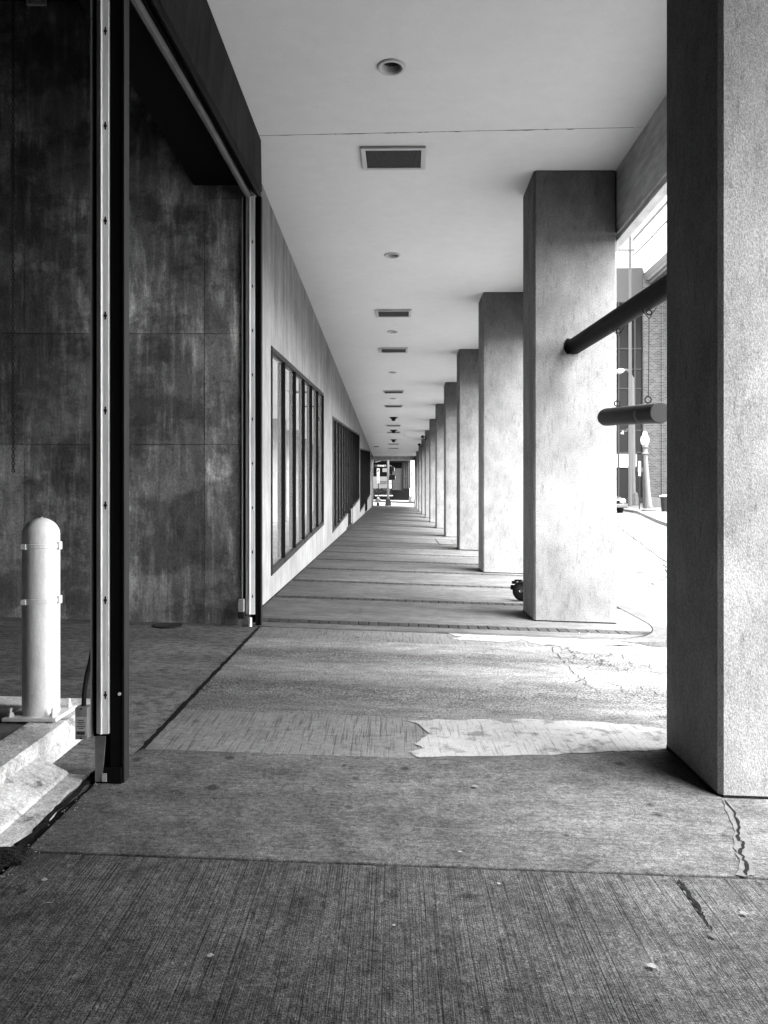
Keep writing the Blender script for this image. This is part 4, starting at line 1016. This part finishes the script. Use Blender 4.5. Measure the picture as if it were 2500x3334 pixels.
MB().prism([E(1221, 1504), E(1221, 1506), E(1240, 1501), E(1240, 1499.5)], (0, .2, 0)).build('sloping_bar', M['pale'], db)
# banner
bn = thing('banner_wall', 'pale sign wall with a row of outlined rings across the far street', 'sign', (ex(1247), YE - .5, ez(1591)))
MB().box(ex(1205), ex(1262), YE - .5, YE - .4, ez(1591), ez(1552)).build('board', M['pale'], bn)
MB().box(ex(1267), ex(1274), YE - .5, YE - .4, ez(1591), ez(1564)).build('side_board', M['globe'], bn)
for px in (1240, 1248.5, 1257): MB().torus((ex(px), YE - .52, ez(1571)), (0, 1, 0), .13, .022, 18, 5).build('ring', M['ink'], bn)
q = MB()
for a, c_, d_, e_ in ((1269, 1269.6, 1576, 1566), (1272, 1272.6, 1576, 1566), (1269.7, 1271.9, 1566.6, 1566), (1269.7, 1271.9, 1576, 1575.4)): q.box(ex(a), ex(c_), YE - .53, YE - .501, ez(d_), ez(e_))
q.build('mark', M['ink'], bn)
MB().box(ex(1245), ex(1260), YE - .3, YE - .2, ez(1537), ez(1525)).build('upper_board', M['pale'], bn)
# hedge and rail
hg = MB()
for i in range(900):
    x = random.uniform(ex(1205), ex(1274)); y = random.uniform(YE - 1.4, YE - .6); z = random.uniform(ez(1612), ez(1591)); s = random.uniform(.05, .12)
    a = Vector((random.gauss(0, 1), random.gauss(0, 1), random.gauss(0, 1))).normalized(); u = a.orthogonal().normalized() * s; v = a.cross(u)
    o_ = Vector((x, y, z)); hg.quad(o_ - u, o_ + v * .6, o_ + u, o_ - v * .6)
o = hg.build('hedge', M['leaf']); tag(o, 'low dark hedge under the ringed sign wall', 'hedge')
o = MB().box(ex(1222), ex(1279), YE - 1.7, YE - 1.6, ez(1615.5), ez(1612.8)).build('rail', M['globe']); o.name = 'barrier_rail'; tag(o, 'low white rail in front of the dark hedge', 'rail')
# signal pole
Y = 62.2; x = (1263.5 - 1281) / 2500 * Y; z = fl(x, Y)
sp = thing('signal_pole', 'pale traffic signal pole with flared dark base at the end of the arcade', 'signal pole', (x, Y, z))
MB().cyl((x, Y, z + .5), (x, Y, EYE + 4.6), .1, 12, .09).build('pole', M['steelw'], sp, smooth=True)
MB().lathe((x, Y, z), (0, 0, 1), [(.27, 0), (.25, .04), (.18, .52), (.12, .58)], 4, ph=R(45)).build('base', M['capgrey'], sp)
for (a, c_, d_, e_, nm) in ((1272, 1283, 1535, 1519, 'signal_head'), (1268, 1286, 1562, 1546, 'signal_head')):
    x0, x1 = (a - 1281) / 2500 * Y, (c_ - 1281) / 2500 * Y; z0_, z1_ = EYE + (1648 - d_) / 2500 * Y, EYE + (1648 - e_) / 2500 * Y
    ho = MB().box(x0, x1, Y - .15, Y + .1, z0_, z1_).build(nm, M['black'], sp, bevel=.03)
    MB().tube([(x + .08, Y, z1_ + .06), (x0 + .06, Y, z1_ + .06), (x0 + .06, Y, z1_ - .02)], .022, 6).build('bracket', M['steelw'], sp)
    MB().box(x1 + .004, x1 + .03, Y - .12, Y + .05, z0_ + .02, z1_ - .1).build('backplate', M['globe'], sp)
# street name sign
Y = 70.; 
sg = thing('street_sign', 'dark street name sign reading STREET beside the signal pole', 'sign', P(1235, 1540, Y))
p0, p1 = P(1212, 1521.5, Y), P(1258, 1512.5, Y)
MB().box(p0.x, p1.x, Y, Y + .03, p0.z, p1.z).build('plate', M['black'], sg, bevel=.02)
def text(s, loc, size, m, parent):
    cu = bpy.data.curves.new('lettering', 'FONT'); cu.body = s; cu.size = size; cu.extrude = .004; cu.align_x = 'CENTER'; cu.align_y = 'CENTER'; cu.space_character = 1.15
    cu.materials.append(m); tmp = bpy.data.objects.new('lettering', cu); C.objects.link(tmp); bpy.context.view_layer.update()
    me = bpy.data.meshes.new_from_object(tmp.evaluated_get(bpy.context.evaluated_depsgraph_get())); bpy.data.objects.remove(tmp)
    o = bpy.data.objects.new('lettering', me); C.objects.link(o); o.parent = parent
    o.matrix_parent_inverse = Matrix.Translation(-Vector(parent.location)); o.location = loc; o.rotation_euler = (R(90), 0, 0); return o
pc = P(1242.5, 1517, Y); text('STREET', (pc.x, Y - .006, pc.z), .21, M['globe'], sg)
pc = P(1224, 1515.5, Y); text('-', (pc.x, Y - .006, pc.z), .2, M['globe'], sg)
pz = P(1213, 1517, Y); MB().cyl((pz.x, Y + .06, fl(pz.x, Y) - .1), (pz.x, Y + .06, pz.z + .4), .05, 8).build('post', M['steelw'], sg)
# parking sign at the far corner
Y = 62.; p0, p1 = P(1226.5, 1574, Y), P(1236, 1525, Y)
pk = thing('parking_sign', 'tall white parking sign on a dark post at the end of the arcade', 'sign', ((p0.x + p1.x) / 2, Y, fl(p0.x, Y)))
MB().box(p0.x, p1.x, Y - .02, Y, p0.z, p1.z - .65).build('plate', M['globe'], pk)
MB().box(p0.x, p1.x, Y - .02, Y, p1.z - .64, p1.z).build('plate', M['globe'], pk)
q = MB(); q.box(p0.x + .07, p0.x + .17, Y - .026, Y - .021, p1.z - .26, p1.z - .12); q.box(p0.x + .04, p0.x + .07, Y - .026, Y - .021, p1.z - .3, p1.z - .2)
for k in range(4): q.box(p0.x + .07, p0.x + .13, Y - .026, Y - .021, p1.z - .75 - .12 * k, p1.z - .71 - .12 * k)
q.build('print', M['ink'], pk)
xm = (p0.x + p1.x) / 2 + .02; MB().cyl((xm, Y + .03, fl(xm, Y)), (xm, Y + .03, p1.z), .035, 8).build('post', M['black2'], pk)
# hydrant
Y = 61.; x = (1230.5 - 1281) / 2500 * Y; z = fl(x, Y)
hy = thing('fire_hydrant', 'white fire hydrant at the far end of the arcade wall', 'fire hydrant', (x, Y, z))
MB().lathe((x, Y, z), (0, 0, 1), [(.1, 0), (.1, .22)], 14).build('foot', M['capgrey'], hy, smooth=True)
MB().lathe((x, Y, z), (0, 0, 1), [(.14, .2), (.14, .24), (.1, .26), (.1, .5), (.13, .51), (.13, .55), (.1, .63), (.03, .68), (.03, .73)], 16).build('barrel', M['globe'], hy, smooth=True)
MB().cyl((x - .22, Y, z + .44), (x + .22, Y, z + .44), .06, 10).build('side_outlet', M['globe'], hy, smooth=True)
MB().cyl((x, Y, z + .4), (x, Y - .18, z + .4), .08, 10).build('front_outlet', M['globe'], hy, smooth=True)
# bright block past the dark building, and a pole foot
rb = thing('pale_building', 'pale sunlit building at the right of the dark building', 'building', (ex(1345), 110, 2))
MB().box(2.55, 12, 108, 120, 1.8, 14).build('wall', M['whitebld'], rb)
for k in range(3): MB().box(4 + k * 2.4, 5.2 + k * 2.4, 107.95, 107.99, 5, 8).build('window', M['darkglass'], rb)
Y = 82.; x = (1339 - 1281) / 2500 * Y; z = fl(x, Y)
p2 = thing('lamp_post', 'pale post with flared foot at the right of the dark building', 'lamp post', (x, Y, z))
MB().cyl((x, Y, z + .5), (x, Y, z + 5.5), .09, 10).build('pole', M['steelw'], p2, smooth=True)
MB().lathe((x, Y, z), (0, 0, 1), [(.32, 0), (.2, .6)], 4, ph=R(45)).build('base', M['planter'], p2)
p0 = P(1343, 1543, Y); MB().box(p0.x - .05, p0.x + .12, Y - .12, Y - .09, p0.z - .25, p0.z + .2).build('sign_plate', M['globe'], p2)
